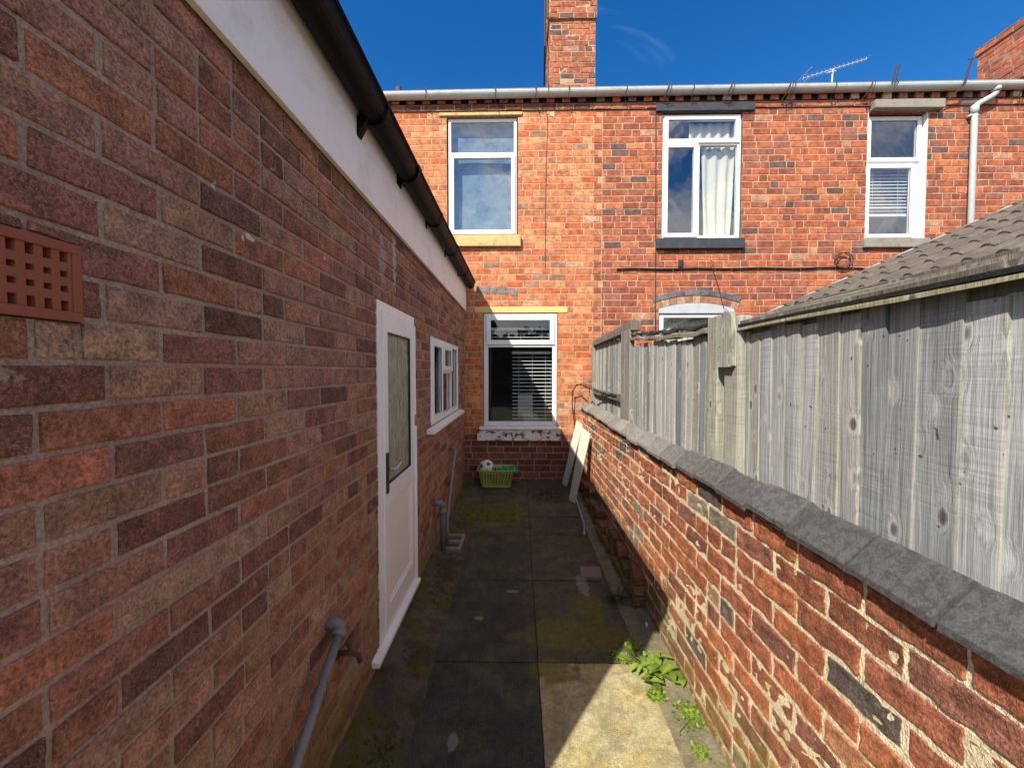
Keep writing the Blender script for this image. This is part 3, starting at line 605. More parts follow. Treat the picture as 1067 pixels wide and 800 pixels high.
# gutters (half round) along X
def hgutter(par,x0,x1,z0_,z1_,y=YB-.078,r=.066):
    g=MB(); n=12; rows=[]
    for (x,z) in ((x0,z0_),(x1,z1_)):
        rr=[(x,y-r*math.cos(math.pi*k/n),z-r*1.0*math.sin(math.pi*k/n)) for k in range(n+1)]
        ri=[(x,y-(r-.004)*math.cos(math.pi*k/n),z-(r-.004)*math.sin(math.pi*k/n)) for k in range(n,-1,-1)]
        rows.append(rr+[(x,y+r,z+.006),(x,y+r-.01,z+.006)]+ri+[(x,y-r+.008,z+.008),(x,y-r-.004,z+.008)])
    P=np.array(rows).transpose(1,0,2); g.grid(P,0); g.grid(np.array([P[-1],P[0]]),0)
    n2=n+1; g.add(rows[0][:n2],[tuple(range(n2))]); g.add(rows[1][:n2],[tuple(range(n2))])
    x=x0+1.1
    while x<x1-.2:      # union sleeves
        t=(x-x0)/(x1-x0); z=z0_+(z1_-z0_)*t
        rows=[[(xx,y-(r+.005)*math.cos(math.pi*k/n),z-(r+.005)*math.sin(math.pi*k/n)) for k in range(n+1)] for xx in (x-.035,x+.035)]
        g.grid(np.array(rows).transpose(1,0,2)); x+=1.85
    return g.build('gutter',M['gut_w'],par,smooth=False,bev=0)
gl=hgutter(hl,-1.92,XS-.002,5.415,5.435); gr=hgutter(hr,XS+.002,9.5,5.435,5.470)
def ghook(par,x,z,kind=0):
    m=MB(); y=YB-.155
    if kind==0: m.tube([(x,y-.002,z+.02),(x+.004,y-.004,z-.04),(x-.01,y+.06,z-.10),(x+.005,y+.10,z-.13),(x+.05,y+.125,z-.24)],.004,6); m.box(x-.006,x+.006,y-.004,y,z-.02,z+.03)
    if kind==1: m.tube([(x,y-.002,z+.05),(x-.012,y-.004,z-.02),(x-.03,y+.05,z-.10),(x-.05,y+.11,z-.16)],.0065,6); m.tube([(x+.03,y-.004,z+.03),(x+.02,y,z-.06),(x+.005,y+.1,z-.19),(x+.04,y+.14,z-.27)],.004,6)
    if kind==2:
        for d in (0,.035): m.hexa([(x+d-.012,y-.01,z-.02),(x+d+.004,y-.01,z-.02),(x+d+.004,y-.002,z-.02),(x+d-.012,y-.002,z-.02),(x+d+.055,y-.01,z+.22),(x+d+.07,y-.01,z+.22),(x+d+.07,y-.002,z+.22),(x+d+.055,y-.002,z+.22)])
        m.tube([(x+.05,y-.006,z+.04),(x+.075,y-.01,z-.02),(x+.03,y,z-.09)],.006,6)
    if kind==3:
        m.hexa([(x-.02,y-.012,z-.05),(x+.012,y-.012,z-.05),(x+.012,y-.004,z-.05),(x-.02,y-.004,z-.05),(x+.075,y-.012,z+.27),(x+.10,y-.012,z+.27),(x+.10,y-.004,z+.27),(x+.075,y-.004,z+.27)])
        m.box(x+.03,x+.10,y-.012,y-.004,z+.262,z+.272); m.tube([(x,y,z-.05),(x-.10,y+.10,z-.19),(x-.17,y+.14,z-.30)],.008,6)
    return m.build('bracket',M['iron'],par)
for x in (-1.25,-.32,.22,.66): ghook(gl,x,5.42)
for x,k in ((1.42,0),(1.98,1),(2.30,0),(2.80,1),(3.56,1),(3.62,0),(4.15,0),(4.62,1),(4.86,2),(5.78,3),(6.6,0)): ghook(gr,x,5.45,k)
# wires hanging from the hooks / down the wall
w=MB(); w.tube([(.385,YB-.16,5.46),(.382,YB-.15,5.30),(.36,YB-.03,5.22),(.385,YB-.006,5.10),(.37,YB-.006,4.6),(.20+.16,YB-.006,3.9),(.357,YB-.006,3.1)],.0035,5); tag(w.build('cable',M['cable']),'thin grey wire hanging down the orange brickwork below the chimney','cable','cables on the house walls')
# roofs (hidden behind the gutters at this angle, 32 degrees)
def hroof(par,x0,x1,hip=False):
    m=MB(); m.hexa([(x0,YB-.07,5.44),(x1,YB-.07,5.44),(x1,9.6,7.55),(x0,9.6,7.55),(x0,YB-.07,5.462),(x1,YB-.07,5.462),(x1,9.6,7.60),(x0,9.6,7.60)]); 
    m.hexa([(x0,9.6,7.55),(x1,9.6,7.55),(x1,13.6,5.2),(x0,13.6,5.2),(x0,9.6,7.60),(x1,9.6,7.60),(x1,13.6,5.25),(x0,13.6,5.25)]); return m.build('roof',M['slate'],par)
hroof(hl,-3.9,XS-.002); hroof(hr,XS+.002,9.5)
m=MB(); m.box(-3.9,-3.88,YB+.2,13.5,.1,5.4); m.box(-3.9,XS,13.4,13.5,.1,5.3); m.box(-3.9,XS,YB+.10,YB+.16,5.24,5.45); m.build('rear_wall',M['brick_r'],hl)
m=MB(); m.box(9.48,9.5,YB+.2,13.5,.1,5.4); m.box(XS,9.5,13.4,13.5,.1,5.3); m.box(XS,9.5,YB+.10,YB+.16,5.24,5.45); m.build('rear_wall',M['brick_r'],hr)
# --- windows
def fr(F=F_H,dn=-.06): return F
def upper_w1():
    a,b,c,d=-.985,-.035,3.56,5.155
    w=MB(F_H); bars(w,a,b,c,d,.04,-.09,-.035); w.box(a+.04,b-.04,4.66,4.70,-.09,-.036); win=w.build('window',M['upvc'],hl,bev=.003)
    w=MB(F_H); bars(w,a+.02,b-.02,c+.02,4.675,.058,-.07,-.015); w.build('sash',M['upvc'],win,bev=.004)
    pane(F_H,win,a+.075,b-.075,c+.075,4.62,-.035,M['glass_up']); pane(F_H,win,a+.04,b-.04,4.70,d-.04,-.06,M['glass_up'])
    cloth(F_H,win,a+.02,b-.02,c,d,-.16,'net_curtain',M['cloud_net'],3,.002)  # almost flat sheet, coloured with the cloud the pane would reflect
    w=MB(F_H); w.box(-1.02,.02,3.395,3.545,-.03,.055,jit=.006); w.build('sill',M['yellow_old'],win,bev=.008)
    w=MB(F_H); w.box(-1.10,.04,5.170,5.212,-.05,.022,jit=.003); w.build('lintel',M['yellow_old'],win,bev=.006)
    room(F_H,win,a,b,c,d,-.12)
upper_w1()
def upper_w2():
    a,b,c,d=1.955,3.025,3.50,5.175
    w=MB(F_H); bars(w,a,b,c,d,.045,-.09,-.030); w.box(a+.045,b-.045,4.765,4.81,-.09,-.031); w.box(2.425,2.47,c+.045,4.765,-.09,-.031); win=w.build('window',M['upvc'],hr,bev=.003)
    w=MB(F_H); bars(w,a+.025,2.44,c+.02,4.785,.055,-.07,-.010); w.build('sash',M['upvc'],win,bev=.004)
    w=MB(F_H); bars(w,a+.025,b-.025,4.79,d-.02,.055,-.07,-.010); w.build('sash',M['upvc'],win,bev=.004)
    pane(F_H,win,a+.08,2.385,c+.075,4.73,-.030,M['glass_up']); pane(F_H,win,a+.08,b-.08,4.845,d-.075,-.03,M['glass_up']); pane(F_H,win,2.47,b-.045,c+.045,4.765,-.06,M['glass_up'])
    cloth(F_H,win,2.53,b-.03,c,4.80,-.13,'curtain',M['curtain'],3,.035,taper=.22,bottom_pull=.45)
    cloth(F_H,win,2.36,b-.02,4.75,5.12,-.14,'pelmet',M['curtain'],5,.03)
    w=MB(F_H); w.box(1.87,3.06,3.345,3.487,-.03,.055,jit=.004); w.build('sill',M['navy'],win,bev=.006)
    w=MB(F_H); w.box(1.85,3.17,5.187,5.29,-.05,.040,jit=.003); w.build('lintel',M['navy'],win,bev=.006)
    room(F_H,win,a,b,c,d,-.12)
upper_w2()
def upper_w3():
    a,b,c,d=4.715,5.485,3.48,5.155; n=-.085
    w=MB(F_H); bars(w,a,b,c,d,.045,n-.05,n); w.box(a+.045,b-.045,4.50,4.56,n-.05,n+.001); win=w.build('window',M['upvc'],hr,bev=.003)
    w=MB(F_H); bars(w,a+.03,b-.02,4.54,d-.02,.05,n-.02,n+.03); w.build('sash',M['upvc'],win,bev=.004)
    w=MB(F_H); bars(w,a+.03,5.40,c+.03,4.50,.05,n-.02,n+.03); w.build('sash',M['upvc'],win,bev=.004)
    pane(F_H,win,a+.08,b-.07,4.59,d-.07,n+.01,M['glass_up']); pane(F_H,win,a+.08,5.35,c+.08,4.45,n+.01,M['glass_up'])
    blind(F_H,win,a+.03,b-.05,3.86,4.50,n-.07,.045,.04,.3,2)
    w=MB(F_H); w.box(a+.05,b-.06,3.83,3.86,n-.12,n-.06); w.box(a+.05,b-.06,3.94,3.96,n-.12,n-.055); w.build('blind_rail',M['blind'],win)
    w=MB(F_H); w.box(4.66,5.53,3.35,3.472,-.08,.05,jit=.003); w.build('sill',M['conc'],win,bev=.008)
    w=MB(F_H); w.box(4.72,5.64,5.17,5.285,-.05,.085,jit=.006); w.build('lintel',M['conc'],win,bev=.01)
    w=MB(F_H); w.box(5.488,5.4985,3.478,5.16,-.15,-.006); w.box(4.7015,4.712,3.478,5.16,-.15,-.006); w.build('painted_reveal',M['panel'],win)
    room(F_H,win,a,b,c,d,n-.06)
upper_w3()
def ground_w():
    a,b,c,d=-.495,.524,.912,2.48
    w=MB(F_H); bars(w,a,b,c,d,.06,-.09,-.012); w.box(a+.06,b-.06,2.015,2.065,-.09,-.013); win=w.build('window',M['upvc'],hl,bev=.003)
    w=MB(F_H); bars(w,a+.035,b-.035,2.05,d-.03,.062,-.07,.010); w.build('sash',M['upvc'],win,bev=.004)
    pane(F_H,win,a+.06,b-.06,c+.06,2.015,-.05,M['glass']); pane(F_H,win,a+.097,b-.097,2.112,d-.092,-.012,M['glass'])
    blind(F_H,win,-.10,b-.05,c+.03,1.93,-.16,.052,.045,.10,3); 
    blind(F_H,win,-.43,b-.05,2.07,2.27,-.16,.052,.045,.10,3)
    w=MB(F_H); w.hexa([(-.555,.868,-.05),(.575,.868,-.05),(.575,.868,.075),(-.555,.868,.075),(-.555,.912,-.05),(.575,.912,-.05),(.575,.895,.075),(-.555,.895,.075)]); w.build('inner_sill',M['upvc'],win,bev=.003)
    w=MB(F_H); w.box(-.585,.575,.708,.864,-.03,.05,jit=.004); w.build('sill',M['flaky'],win,bev=.008)
    w=MB(F_H); w.box(-.62,.67,2.490,2.572,-.03,.006,jit=.003); w.build('lintel',M['yellow_paint'],win,bev=.004)
    room(F_H,win,a,b,c,d,-.12,1.8,.5)
    # pale box standing indoors on the window board
    w=MB(F_H); w.box(-.02,.20,1.0,1.33,-.42,-.3); w.build('indoor_box',M['panel'],win,bev=.01)
    # remains of an old arch above
    w=MB(F_H)
    for k in range(6):
        x=-.60+k*.098; z=2.735+.075-((x+.45)**2)*.28; dz=-.02*(k-1)
        w.hexa([(x,z-.045+.01*0,-.01),(x+.088,z-.045-.012,-.01),(x+.088,z-.045-.012,.004),(x,z-.045,.004),(x,z+.045,-.01),(x+.088,z+.045-.012,-.01),(x+.088,z+.045-.012,.004),(x,z+.045,.004)],0,(.23,.20,.20,.4))
    w.build('relieving_arch',M['brick_r'],win)
ground_w()
def arch_w():
    a,b=1.945,2.935; zs=2.50; top=2.70; cx=(a+b)/2; hw=(b-a)/2
    rise=.075; Rr=(hw*hw+rise*rise)/(2*rise); cz=zs+.04+rise-Rr
    w=MB(F_H); bars(w,a,b,1.22,2.475,.055,-.09,-.02); win=w.build('window',M['upvc'],hr,bev=.003)
    pane(F_H,win,a+.055,b-.055,1.275,2.42,-.05,M['glass'])
    cloth(F_H,win,a,b,1.2,2.5,-.15,'net_curtain',M['curtain'],12,.02)
    room(F_H,win,a,b,1.22,2.475,-.12)
    w=MB(F_H); N=16; P=[]
    for i in range(N+1):
        x=a-.02+(b-a+.04)*i/N; z=cz+math.sqrt(Rr*Rr-(x-cx)**2); P.append([(x,2.478,.003),(x,z+.002,.003)])
    w.grid(P); w.build('painted_head',M['lead'],win)
    def ringb(n,r0,r1,nn,pal_,pr,name,mat):
        w=MB(F_H); ang=math.asin((hw+.06)/Rr); 
        for i in range(nn):
            t0=-ang+2*ang*i/nn+.0012; t1=-ang+2*ang*(i+1)/nn-.0012; c=(*pal_(),RS.rand())
            pts=[]
            for n_ in (-.012,pr):
                for (t,r_) in ((t0,r0),(t1,r0),(t1,r1),(t0,r1)): pts.append((cx+math.sin(t)*r_,cz+math.cos(t)*r_,n_))
            w.hexa(pts,0,c)
        w.build(name,mat,win,bev=.002)
    ringb(0,Rr+.004,Rr+.098,11,pal([(.42,.2,.12),(.5,.32,.2),(.32,.12,.08)],[2,2,1]),.004,'header_arch',M['brick_r'])
    ringb(0,Rr+.106,Rr+.175,11,pal([(.13,.125,.14),(.16,.15,.16)],[1,1]),.010,'hood_arch',M['brick_r'])
    w=MB(F_H); 
    for i in range(N): pass
arch_w()
# downpipe
d=MB(); d.tube([(6.28,YB-.078,5.40),(6.28,YB-.078,5.345),(6.25,YB-.075,5.31),(6.07,YB-.055,5.21),(6.045,YB-.052,5.15),(6.045,YB-.052,.2)],.034,14)
d.tube([(6.045,YB-.052,5.20),(6.045,YB-.052,5.09)],.041,14); d.tube([(6.28,YB-.078,5.41),(6.28,YB-.078,5.36)],.050,14)
d.box(5.985,6.105,YB-.06,YB-.002,5.06,5.085); d.tube([(6.045,YB-.052,3.3),(6.045,YB-.052,3.22)],.040,14); d.build('downpipe',M['pipe_w'],hr,smooth=True)
# wall vent plug
d=MB(F_H); d.box(2.185,2.245,3.10,3.20,-.002,.03,jit=.004); d.build('vent',M['cable'],hr,bev=.005)
# black service cable
c=MB(); yy=YB-.018; pts=[(1.34+i*.18,yy,3.082+.006*math.sin(i*1.3)) for i in range(17)]; c.tube(pts+[(4.40,yy,3.09)],.011,7)
c.tube([(4.37+.115*math.sin(a_)+.004*a_,yy-.01-.002*a_,3.175-.105*math.cos(a_)) for a_ in np.linspace(0,11.5,40)],.006,6)
c.tube([(4.40,yy,3.09),(4.65,yy,3.075),(4.9,yy,2.99),(5.3,yy,2.93)],.010,7); c.tube([(2.62,yy-.004,3.09),(2.66,yy-.012,3.14),(2.60,yy-.02,3.20)],.004,5); c.tube([(2.64,yy-.005,3.09),(2.72,yy-.01,2.85),(2.80,yy-.01,2.55),(2.95,yy-.04,2.40)],.004,5)
tag(c.build('cable',M['cable'],smooth=True),'thick black cable clipped across the red brick wall with one coiled loop','cable','cables on the house walls')
c=MB(); c.tube([(1.852,YB-.012,5.25),(1.860,YB-.012,4.4),(1.868,YB-.012,3.5),(1.876,YB-.012,2.6),(1.885,YB-.012,1.0)],.0045,6); tag(c.build('cable',M['cable'],smooth=True),'thin dark vertical wire running down the brick beside the curtained window','cable','cables on the house walls')
# chimneys
def stack(par,x0,x1,y0,y1,z0,z1,band,P,mat,mort,name='chimney'):
    m=MB()
    for (F,u0,u1) in ((Frame((0,y0,0),(1,0,0),(0,0,1),(0,-1,0)),x0,x1),(Frame((x0,0,0),(0,1,0),(0,0,1),(-1,0,0)),y0,y1),(Frame((x1,0,0),(0,1,0),(0,0,1),(1,0,0)),y0,y1),(Frame((0,y1,0),(1,0,0),(0,0,1),(0,1,0)),x0,x1)):
        m.F=F; brickwork(m,u0,u1,z0,band,.088,.232,P,joint=.009,depth=.005,nu=1,nv=1,rough=.004,wob=.004,bond='random',spall=.3)
    m.F=WORLD; m.box(x0+.004,x1-.004,y0+.006,y1-.006,z0,z1-.01,1)
    o=.035
    for (F,u0,u1) in ((Frame((0,y0-o,0),(1,0,0),(0,0,1),(0,-1,0)),x0-o*.3,x1+o*.3),(Frame((x0-o*.6,0,0),(0,1,0),(0,0,1),(-1,0,0)),y0-o,y1+o),(Frame((x1+o*.6,0,0),(0,1,0),(0,0,1),(1,0,0)),y0-o,y1+o)):
        m.F=F; brickwork(m,u0,u1,band+.002,z1,.088,.232,P,joint=.009,depth=.005,nu=1,nv=1,rough=.004,wob=.004,bond='random',spall=.3)
    m.F=WORLD; m.box(x0-o*.6+.006,x1+o*.6-.006,y0-o+.008,y1+o-.008,band+.002,z1,1)
    return m.build(name,[mat,mort],par)
P_c=pal([(.42,.14,.07),(.36,.105,.055),(.27,.10,.06),(.14,.09,.075),(.42,.24,.16)],[3,3,2,1.0,.3])
ch=stack(hl,.50,1.258,6.7,7.6,6.0,9.2,7.475,P_c,M['brick_r'],M['mort_r'])
m=MB(); 
for x in (.7,1.05): m.tube([(x,7.1,9.2),(x,7.1,9.62)],.12,14)
m.build('chimney_pot',M['brick_r'],ch,smooth=True)
m=MB(); m.tube([(.470,6.72,8.6),(.452,6.70,8.0),(.465,6.69,7.75),(.472,6.70,7.5)],.02,6); m.tube([(.44,6.9,8.6),(.44,7.0,7.3),(.455,7.4,6.9)],.016,6); m.build('chimney_cable',M['cable'],ch)
P_c2=pal([(.50,.15,.07),(.42,.12,.06),(.34,.11,.07)],[3,3,2])
ch2=stack(hr,7.74,8.9,5.95,6.96,6.2,7.10,6.98,P_c2,M['brick_r'],M['mort_ext'])
# distant stack on the left skyline
m=MB(); m.box(-2.75,-2.35,7.95,8.4,6.2,7.16); m.box(-2.79,-2.31,7.9,8.45,7.16,7.20); o=m.build('chimney',M['panel'],hl,bev=.01)
m=MB(); m.tube([(-2.44,8.1,7.20),(-2.44,8.1,7.40)],.06,10); m.build('chimney_pot',M['slate'],o)
# tv aerial
tv=MB(); a0=Vector((4.52,6.5,6.335)); a1=Vector((5.50,6.5,6.625)); tv.tube([a0,a1],.005,6)
dirv=(a1-a0); 
for i in range(15):
    p=a0+dirv*(i/14); L=.10-.03*i/14; tv.tube([p+Vector((0,-L,.0)),p+Vector((0,L,0))],.0025,5); tv.tube([p+Vector((-.005,0,-.022)),p+Vector((.005,0,.022))],.0035,5)
for d_ in (-.06,.06): tv.tube([a0+Vector((.02,-.15,d_)),a0+Vector((.02,.15,d_))],.006,5)
tv.tube([(4.98,6.5,6.47),(4.98,6.55,5.75)],.014,6); tv.tube([(4.88,6.5,6.41),(5.03,6.5,6.44)],.010,5)
tag(tv.build('tv_aerial',M['lead']),'slender silver tv aerial poking up above the white gutter','aerial')

# =================================================================== GARDEN WALL (right)
XR=.88
gwl=thing('garden_wall',(.95,2.4,0),'low old red brick garden wall with dark grey coping along the right','wall')
F_R=Frame((XR,0,0),(0,-1,0),(0,0,1),(-1,0,0))   # u = -Y
P_g=pal([(.42,.135,.058),(.35,.110,.055),(.25,.090,.060),(.13,.09,.078),(.50,.21,.10),(.26,.20,.15),(.50,.29,.18)],[4.5,4,2.6,.9,1.6,.4,.6],.14)
sag=lambda U,V: .010*np.sin(U*1.7+.5)*np.clip(V,0,1)
mb=MB(F_R); brickwork(mb,-5.49,3.0,-.02,1.155,.0905,.236,P_g,joint=.0135,depth=.0045,nu=9,nv=4,rough=.0036,wob=.0045,spall=.45,sagf=sag,bond='stretcher')
mb.F=WORLD; mb.box(XR+.012,XR+.103,-3,5.49,-.05,1.14,1)
mb.F=Frame((XR+.105,0,0),(0,1,0),(0,0,1),(1,0,0)); brickwork(mb,-3,5.49,-.02,1.155,.0905,.236,P_g,joint=.015,depth=.005,nu=1,nv=1)
mb.build('wall',[M['brick_g'],M['mort_g']],gwl)
y=-2.2; k=0
while y<5.45:
    L=.231*random.uniform(.97,1.03); L=min(L,5.485-y)
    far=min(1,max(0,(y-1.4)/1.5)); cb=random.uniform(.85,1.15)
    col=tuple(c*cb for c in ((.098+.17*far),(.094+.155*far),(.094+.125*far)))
    c=MB(); y0,y1=y+.0055,y+L-.0055; dz=random.uniform(-.008,.008)+(.008*math.sin(y*1.7)); dx=random.uniform(-.006,.006); tw=random.uniform(-.006,.006)
    prof=[(.850,1.150),(.850,1.168),(.853,1.172),(.925,1.243),(.934,1.246),(.943,1.243),(1.012,1.172),(1.014,1.150)]
    NY=8; P=[]
    for j in range(NY+1):
        yy=y0+(y1-y0)*j/NY; row=[]
        for q,(px,pz) in enumerate(prof):
            nz=(.0006*math.sin(yy*90+q*2+k)+.0004*math.sin(yy*210+q*5))*(j not in (0,NY))
            e=.002 if j in (0,NY) else 0
            row.append((px+dx+nz+(tw*(j/NY-.5)),yy,pz+dz+nz*.8-e))
        P.append(row)
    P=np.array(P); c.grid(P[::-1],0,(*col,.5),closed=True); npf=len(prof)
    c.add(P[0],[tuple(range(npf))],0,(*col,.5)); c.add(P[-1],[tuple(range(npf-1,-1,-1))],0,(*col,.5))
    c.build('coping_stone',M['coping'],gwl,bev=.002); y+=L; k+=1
mb=MB(); mb.box(XR+.004,XR+.10,-3,5.49,1.142,1.158); mb.F=WORLD; mb.box(XR+.0,XR+.10,-3,5.49,1.150,1.165); mb.hexa([(.868,-3,1.15),(.868,5.48,1.15),(1.0,5.48,1.15),(1.0,-3,1.15),(.928,-3,1.222),(.928,5.48,1.222),(.940,5.48,1.222),(.940,-3,1.222)]); mb.build('coping_bed',M['cop_joint'],gwl)
# broken brick footing in the shade
for i in range(13):
    y=2.72+i*.212; w_=.055+.028*random.random(); h=.17+.07*random.random()+gz(y)*.6
    if 9<=i: w_+=.02
    c=MB(); zz=-.03; kk=0
    while zz<h:
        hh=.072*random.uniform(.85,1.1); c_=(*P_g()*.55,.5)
        ex=random.uniform(-.018,.012); ey=random.uniform(-.012,.012)
        P=[(XR-w_+ex-.01,y+ey,zz),(XR-.001,y+ey,zz),(XR-.001,y+.19+ey,zz),(XR-w_+ex+random.uniform(-.02,.02),y+.19+ey,zz)]
        P+= [(p[0]+random.uniform(-.006,.006)*(j in (0,3)),p[1]+random.uniform(-.008,.008),zz+hh-.008+random.uniform(-.008,.006)) for j,p in enumerate(P)]
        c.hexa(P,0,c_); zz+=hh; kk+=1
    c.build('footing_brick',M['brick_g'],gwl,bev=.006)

# =================================================================== FENCES
XF=1.03
def board_fence(mb,y0,y1,zb,ztf,x=XF,w=.088,th=.0105,colf=None,gap=0.0,jag=.02):
    y=y0
    while y<y1:
        W=w*random.uniform(.86,1.12); ye=min(y+W,y1); col=np.array(random.choice([(.39,.39,.38),(.33,.335,.33),(.46,.46,.445),(.36,.35,.32),(.28,.285,.285),(.49,.485,.47),(.41,.40,.375)]))*random.uniform(.85,1.15)
        zt_=ztf(y)+random.uniform(-jag,jag); lean=random.uniform(-.004,.004); cup=random.uniform(-.002,.003); r_=random.random()
        # feather edge: thick edge towards the viewer overlaps the neighbour
        NZ=10; cols=[]
        for kz in range(NZ+1):
            z=zb+(zt_-zb)*kz/NZ; b=.0025*math.sin(z*5+r_*9)
            l_=lean*kz/NZ
            cols.append([(x+.004,y+l_+.001,z),(x-th+b,y+l_,z),(x-th+b-.0006,y+l_+.0012,z),(x-th+b-.0006,y+l_+.0030,z),(x-th*.82+b+cup,(y+ye)/2,z),(x-.004+b,ye+l_+.010,z),(x+.004,ye+.010+l_,z)])
        cc=np.empty((NZ+1,7,4)); cc[...,:3]=col; cc[...,3]=r_; lit_lichen=np.array([1.08,1.06,.88])*.5*(col+.38)*random.uniform(.75,1.05) if random.random()<.85 else col*.55; cc[:,0,:3]=lit_lichen*.9; cc[:,1:3,:3]=lit_lichen  # thick edge paler: lichen yellow plus sunlight painted into the edge colour
        mb.grid(cols,0,cc,closed=True); mb.add(cols[-1],[tuple(range(7))],0,(*col,.5))
        y=ye+gap
# near fence behind the wall, below the lean-to roof
nf=thing('timber_fence',(XF,.5,0),'long near stretch of grey overlapping fence boards under the lean-to roof edge','fence','timber fence panels along the garden wall')
mb=MB(); board_fence(mb,-2.0,1.80,.55,lambda y:1.852); mb.build('boards',M['wood'],nf)
mb=MB()
for z in (.8,1.35,1.80): mb.box(XF+.006,XF+.05,-2.0,3.55,z,z+.07,0,(.28,.26,.22,.3),jit=.002)
mb.build('rail',M['wood'],nf)
mf=thing('timber_fence',(XF,2.8,0),'middle stretch of narrow grey boards with a sagging capping, between the post and taller panel','fence','timber fence panels along the garden wall')
mb=MB(); board_fence(mb,2.10,3.56,.55,lambda y:1.855+.06*(y-2.1)/1.45,w=.085,jag=.022); mb.build('boards',M['wood'],mf)
mb=MB(); N=14; P=[];
for i in range(N+1):
    y=2.06+1.52*i/N; z=1.885+.088*(i/N)**1.5+.006*math.sin(i*1.7); s=.004*math.sin(i*2.3)
    P.append([(XF-.035,y,z-.012+s),(XF-.037,y,z+.010+s),(XF-.01,y,z+.022),(XF+.05,y,z+.03),(XF+.06,y,z-.01)])
cc=(.30,.27,.21,.4); mb.grid(P,0,cc,closed=True); mb.add(P[0],[(0,1,2,3,4)],0,cc); mb.add(P[-1],[(4,3,2,1,0)],0,cc); mb.build('capping',M['wood'],mf)
mb=MB(); mb.tube([(XF-.02+.012*math.sin(i*1.9),2.02+1.55*i/20,1.918+.085*(i/20)**1.5+.009*math.sin(i*1.3)) for i in range(21)],.012,6); mb.tube([(XF+.01+.01*math.sin(i*2.9),2.02+1.55*i/20,1.930+.085*(i/20)**1.5+.008*math.sin(i*2.3+1)) for i in range(21)],.009,6); mb.build('felt_strip',M['felt'],mf)
# posts
ps=MB(); ps.box(XF-.045,XF+.03,1.985,2.085,.4,1.955,0,(.37,.35,.29,.2),jit=.003); tag(ps.build('fence_post',M['wood'],bev=.006),'square pale timber post, the farther of the close pair in the fence','post','posts in the timber fence')
ps=thing('fence_post',(XF,1.86,0),'wide pale timber post with rounded top, the nearer of the close pair','post','posts in the timber fence')
p=MB(); p.box(XF-.040,XF+.03,1.80,1.925,.4,1.93,0,(.37,.35,.29,.6),jit=.003); p.build('shaft',M['wood'],ps,bev=.012)
p=MB(); 
prof=[(1.70+.13*0+.115+.0,1.70),(1.935,1.70),(1.945,1.85),(1.925,1.925),(1.875,1.955),(1.83,1.94),(1.815,1.85)]
p.add([(XF-.066,y,z) for y,z in prof]+[(XF-.042,y,z) for y,z in prof],[tuple(range(7)),tuple(range(13,6,-1))]+[(i,(i+1)%7,7+(i+1)%7,7+i) for i in range(7)],0,(.36,.35,.29,.8)); p.build('patch_board',M['wood'],ps,bev=.004)
# tall far panel
ff=thing('timber_fence',(XF,4.6,.1),'taller far fence panel with dark capping and mid rail, nearest the house','fence','timber fence panels along the garden wall')
mb=MB(); board_fence(mb,3.90,5.36,.95,lambda y:2.02,x=XF+.02,w=.055,gap=.010,jag=.012); mb.build('boards',M['wood'],ff)
mb=MB(); mb.hexa([(XF-.03,3.56,2.045),(XF+.06,3.56,2.045),(XF+.06,5.42,2.02),(XF-.03,5.42,2.02),(XF-.03,3.56,2.125),(XF+.06,3.56,2.135),(XF+.06,5.42,2.095),(XF-.03,5.42,2.085)],0,(.20,.17,.14,.3)); mb.build('capping',M['wood'],ff,bev=.004)
mb=MB(); mb.box(XF-.03,XF+.004,3.90,5.35,1.375,1.445,0,(.17,.15,.13,.7),jit=.003); mb.build('rail',M['wood'],ff,bev=.004)
for (a,b) in ((3.585,3.745),(3.75,3.90)):
    mb=MB(); mb.box(XF-.032,XF+.01,a,b-.003,.9,2.06,0,(.27,.25,.22,random.random()),jit=.002); mb.build('post',M['wood'],ff,bev=.004)
mb=MB(); mb.box(XF-.035,XF+.03,5.36,5.43,.5,2.07,0,(.28,.26,.22,.1),jit=.002); mb.build('post',M['wood'],ff,bev=.004)

# =================================================================== LEAN-TO ROOF EDGE + OUTBUILDING
lt=thing('lean_to',(1.25,.2,0),'low grey timber lean-to roof edge with felt strip above the near fence boards','lean-to')
mb=MB()
for k,(x0,x1) in enumerate(((.995,1.10),(1.095,1.22),(1.215,1.36))):
    dz=.25; z0=1.885+dz*(x0-.98)+.009*k; z1=1.885+dz*(x1-.98)+.007*k
    N=12
    P=[[(x0+.004*math.sin(i*1.3+k),1.80-3.8*i/N,z0-.014),(x0+.004*math.sin(i*1.3+k),1.80-3.8*i/N,z0+.012+.003*math.sin(i*2+k)),(x1,1.80-3.8*i/N,z1+.012+.003*math.sin(i*1.7)),(x1,1.80-3.8*i/N,z1-.014)] for i in range(N+1)]
    cc=[(.17,.145,.11,.2),(.24,.21,.165,.5),(.155,.13,.105,.8)][k]; mb.grid(P,0,cc,closed=True); mb.add(P[0],[(3,2,1,0)],0,cc)
mb.build('roof_boards',M['wood'],lt)
mb=MB(); mb.box(.986,1.10,-2.0,1.80,1.872,1.884,jit=.003); mb.build('felt',M['felt'],lt)
mb=MB(); N=20; P=[[(.985+.003*math.sin(i),1.81-3.8*i/N,1.859+.004*math.sin(i*1.1)),(.985+.003*math.sin(i),1.81-3.8*i/N,1.870+.003*math.sin(i*.9)),(1.0,1.81-3.8*i/N,1.870),(1.0,1.81-3.8*i/N,1.859)] for i in range(N+1)]
cc=(.36,.32,.20,.4); mb.grid(P,0,cc,closed=True); mb.add(P[0],[(3,2,1,0)],0,cc); mb.build('batten',M['wood'],lt)
mb=MB(); mb.box(1.40,1.43,-2,1.78,0,1.98,0,(.2,.19,.17,.3)); mb.build('back_wall',M['wood'],lt)
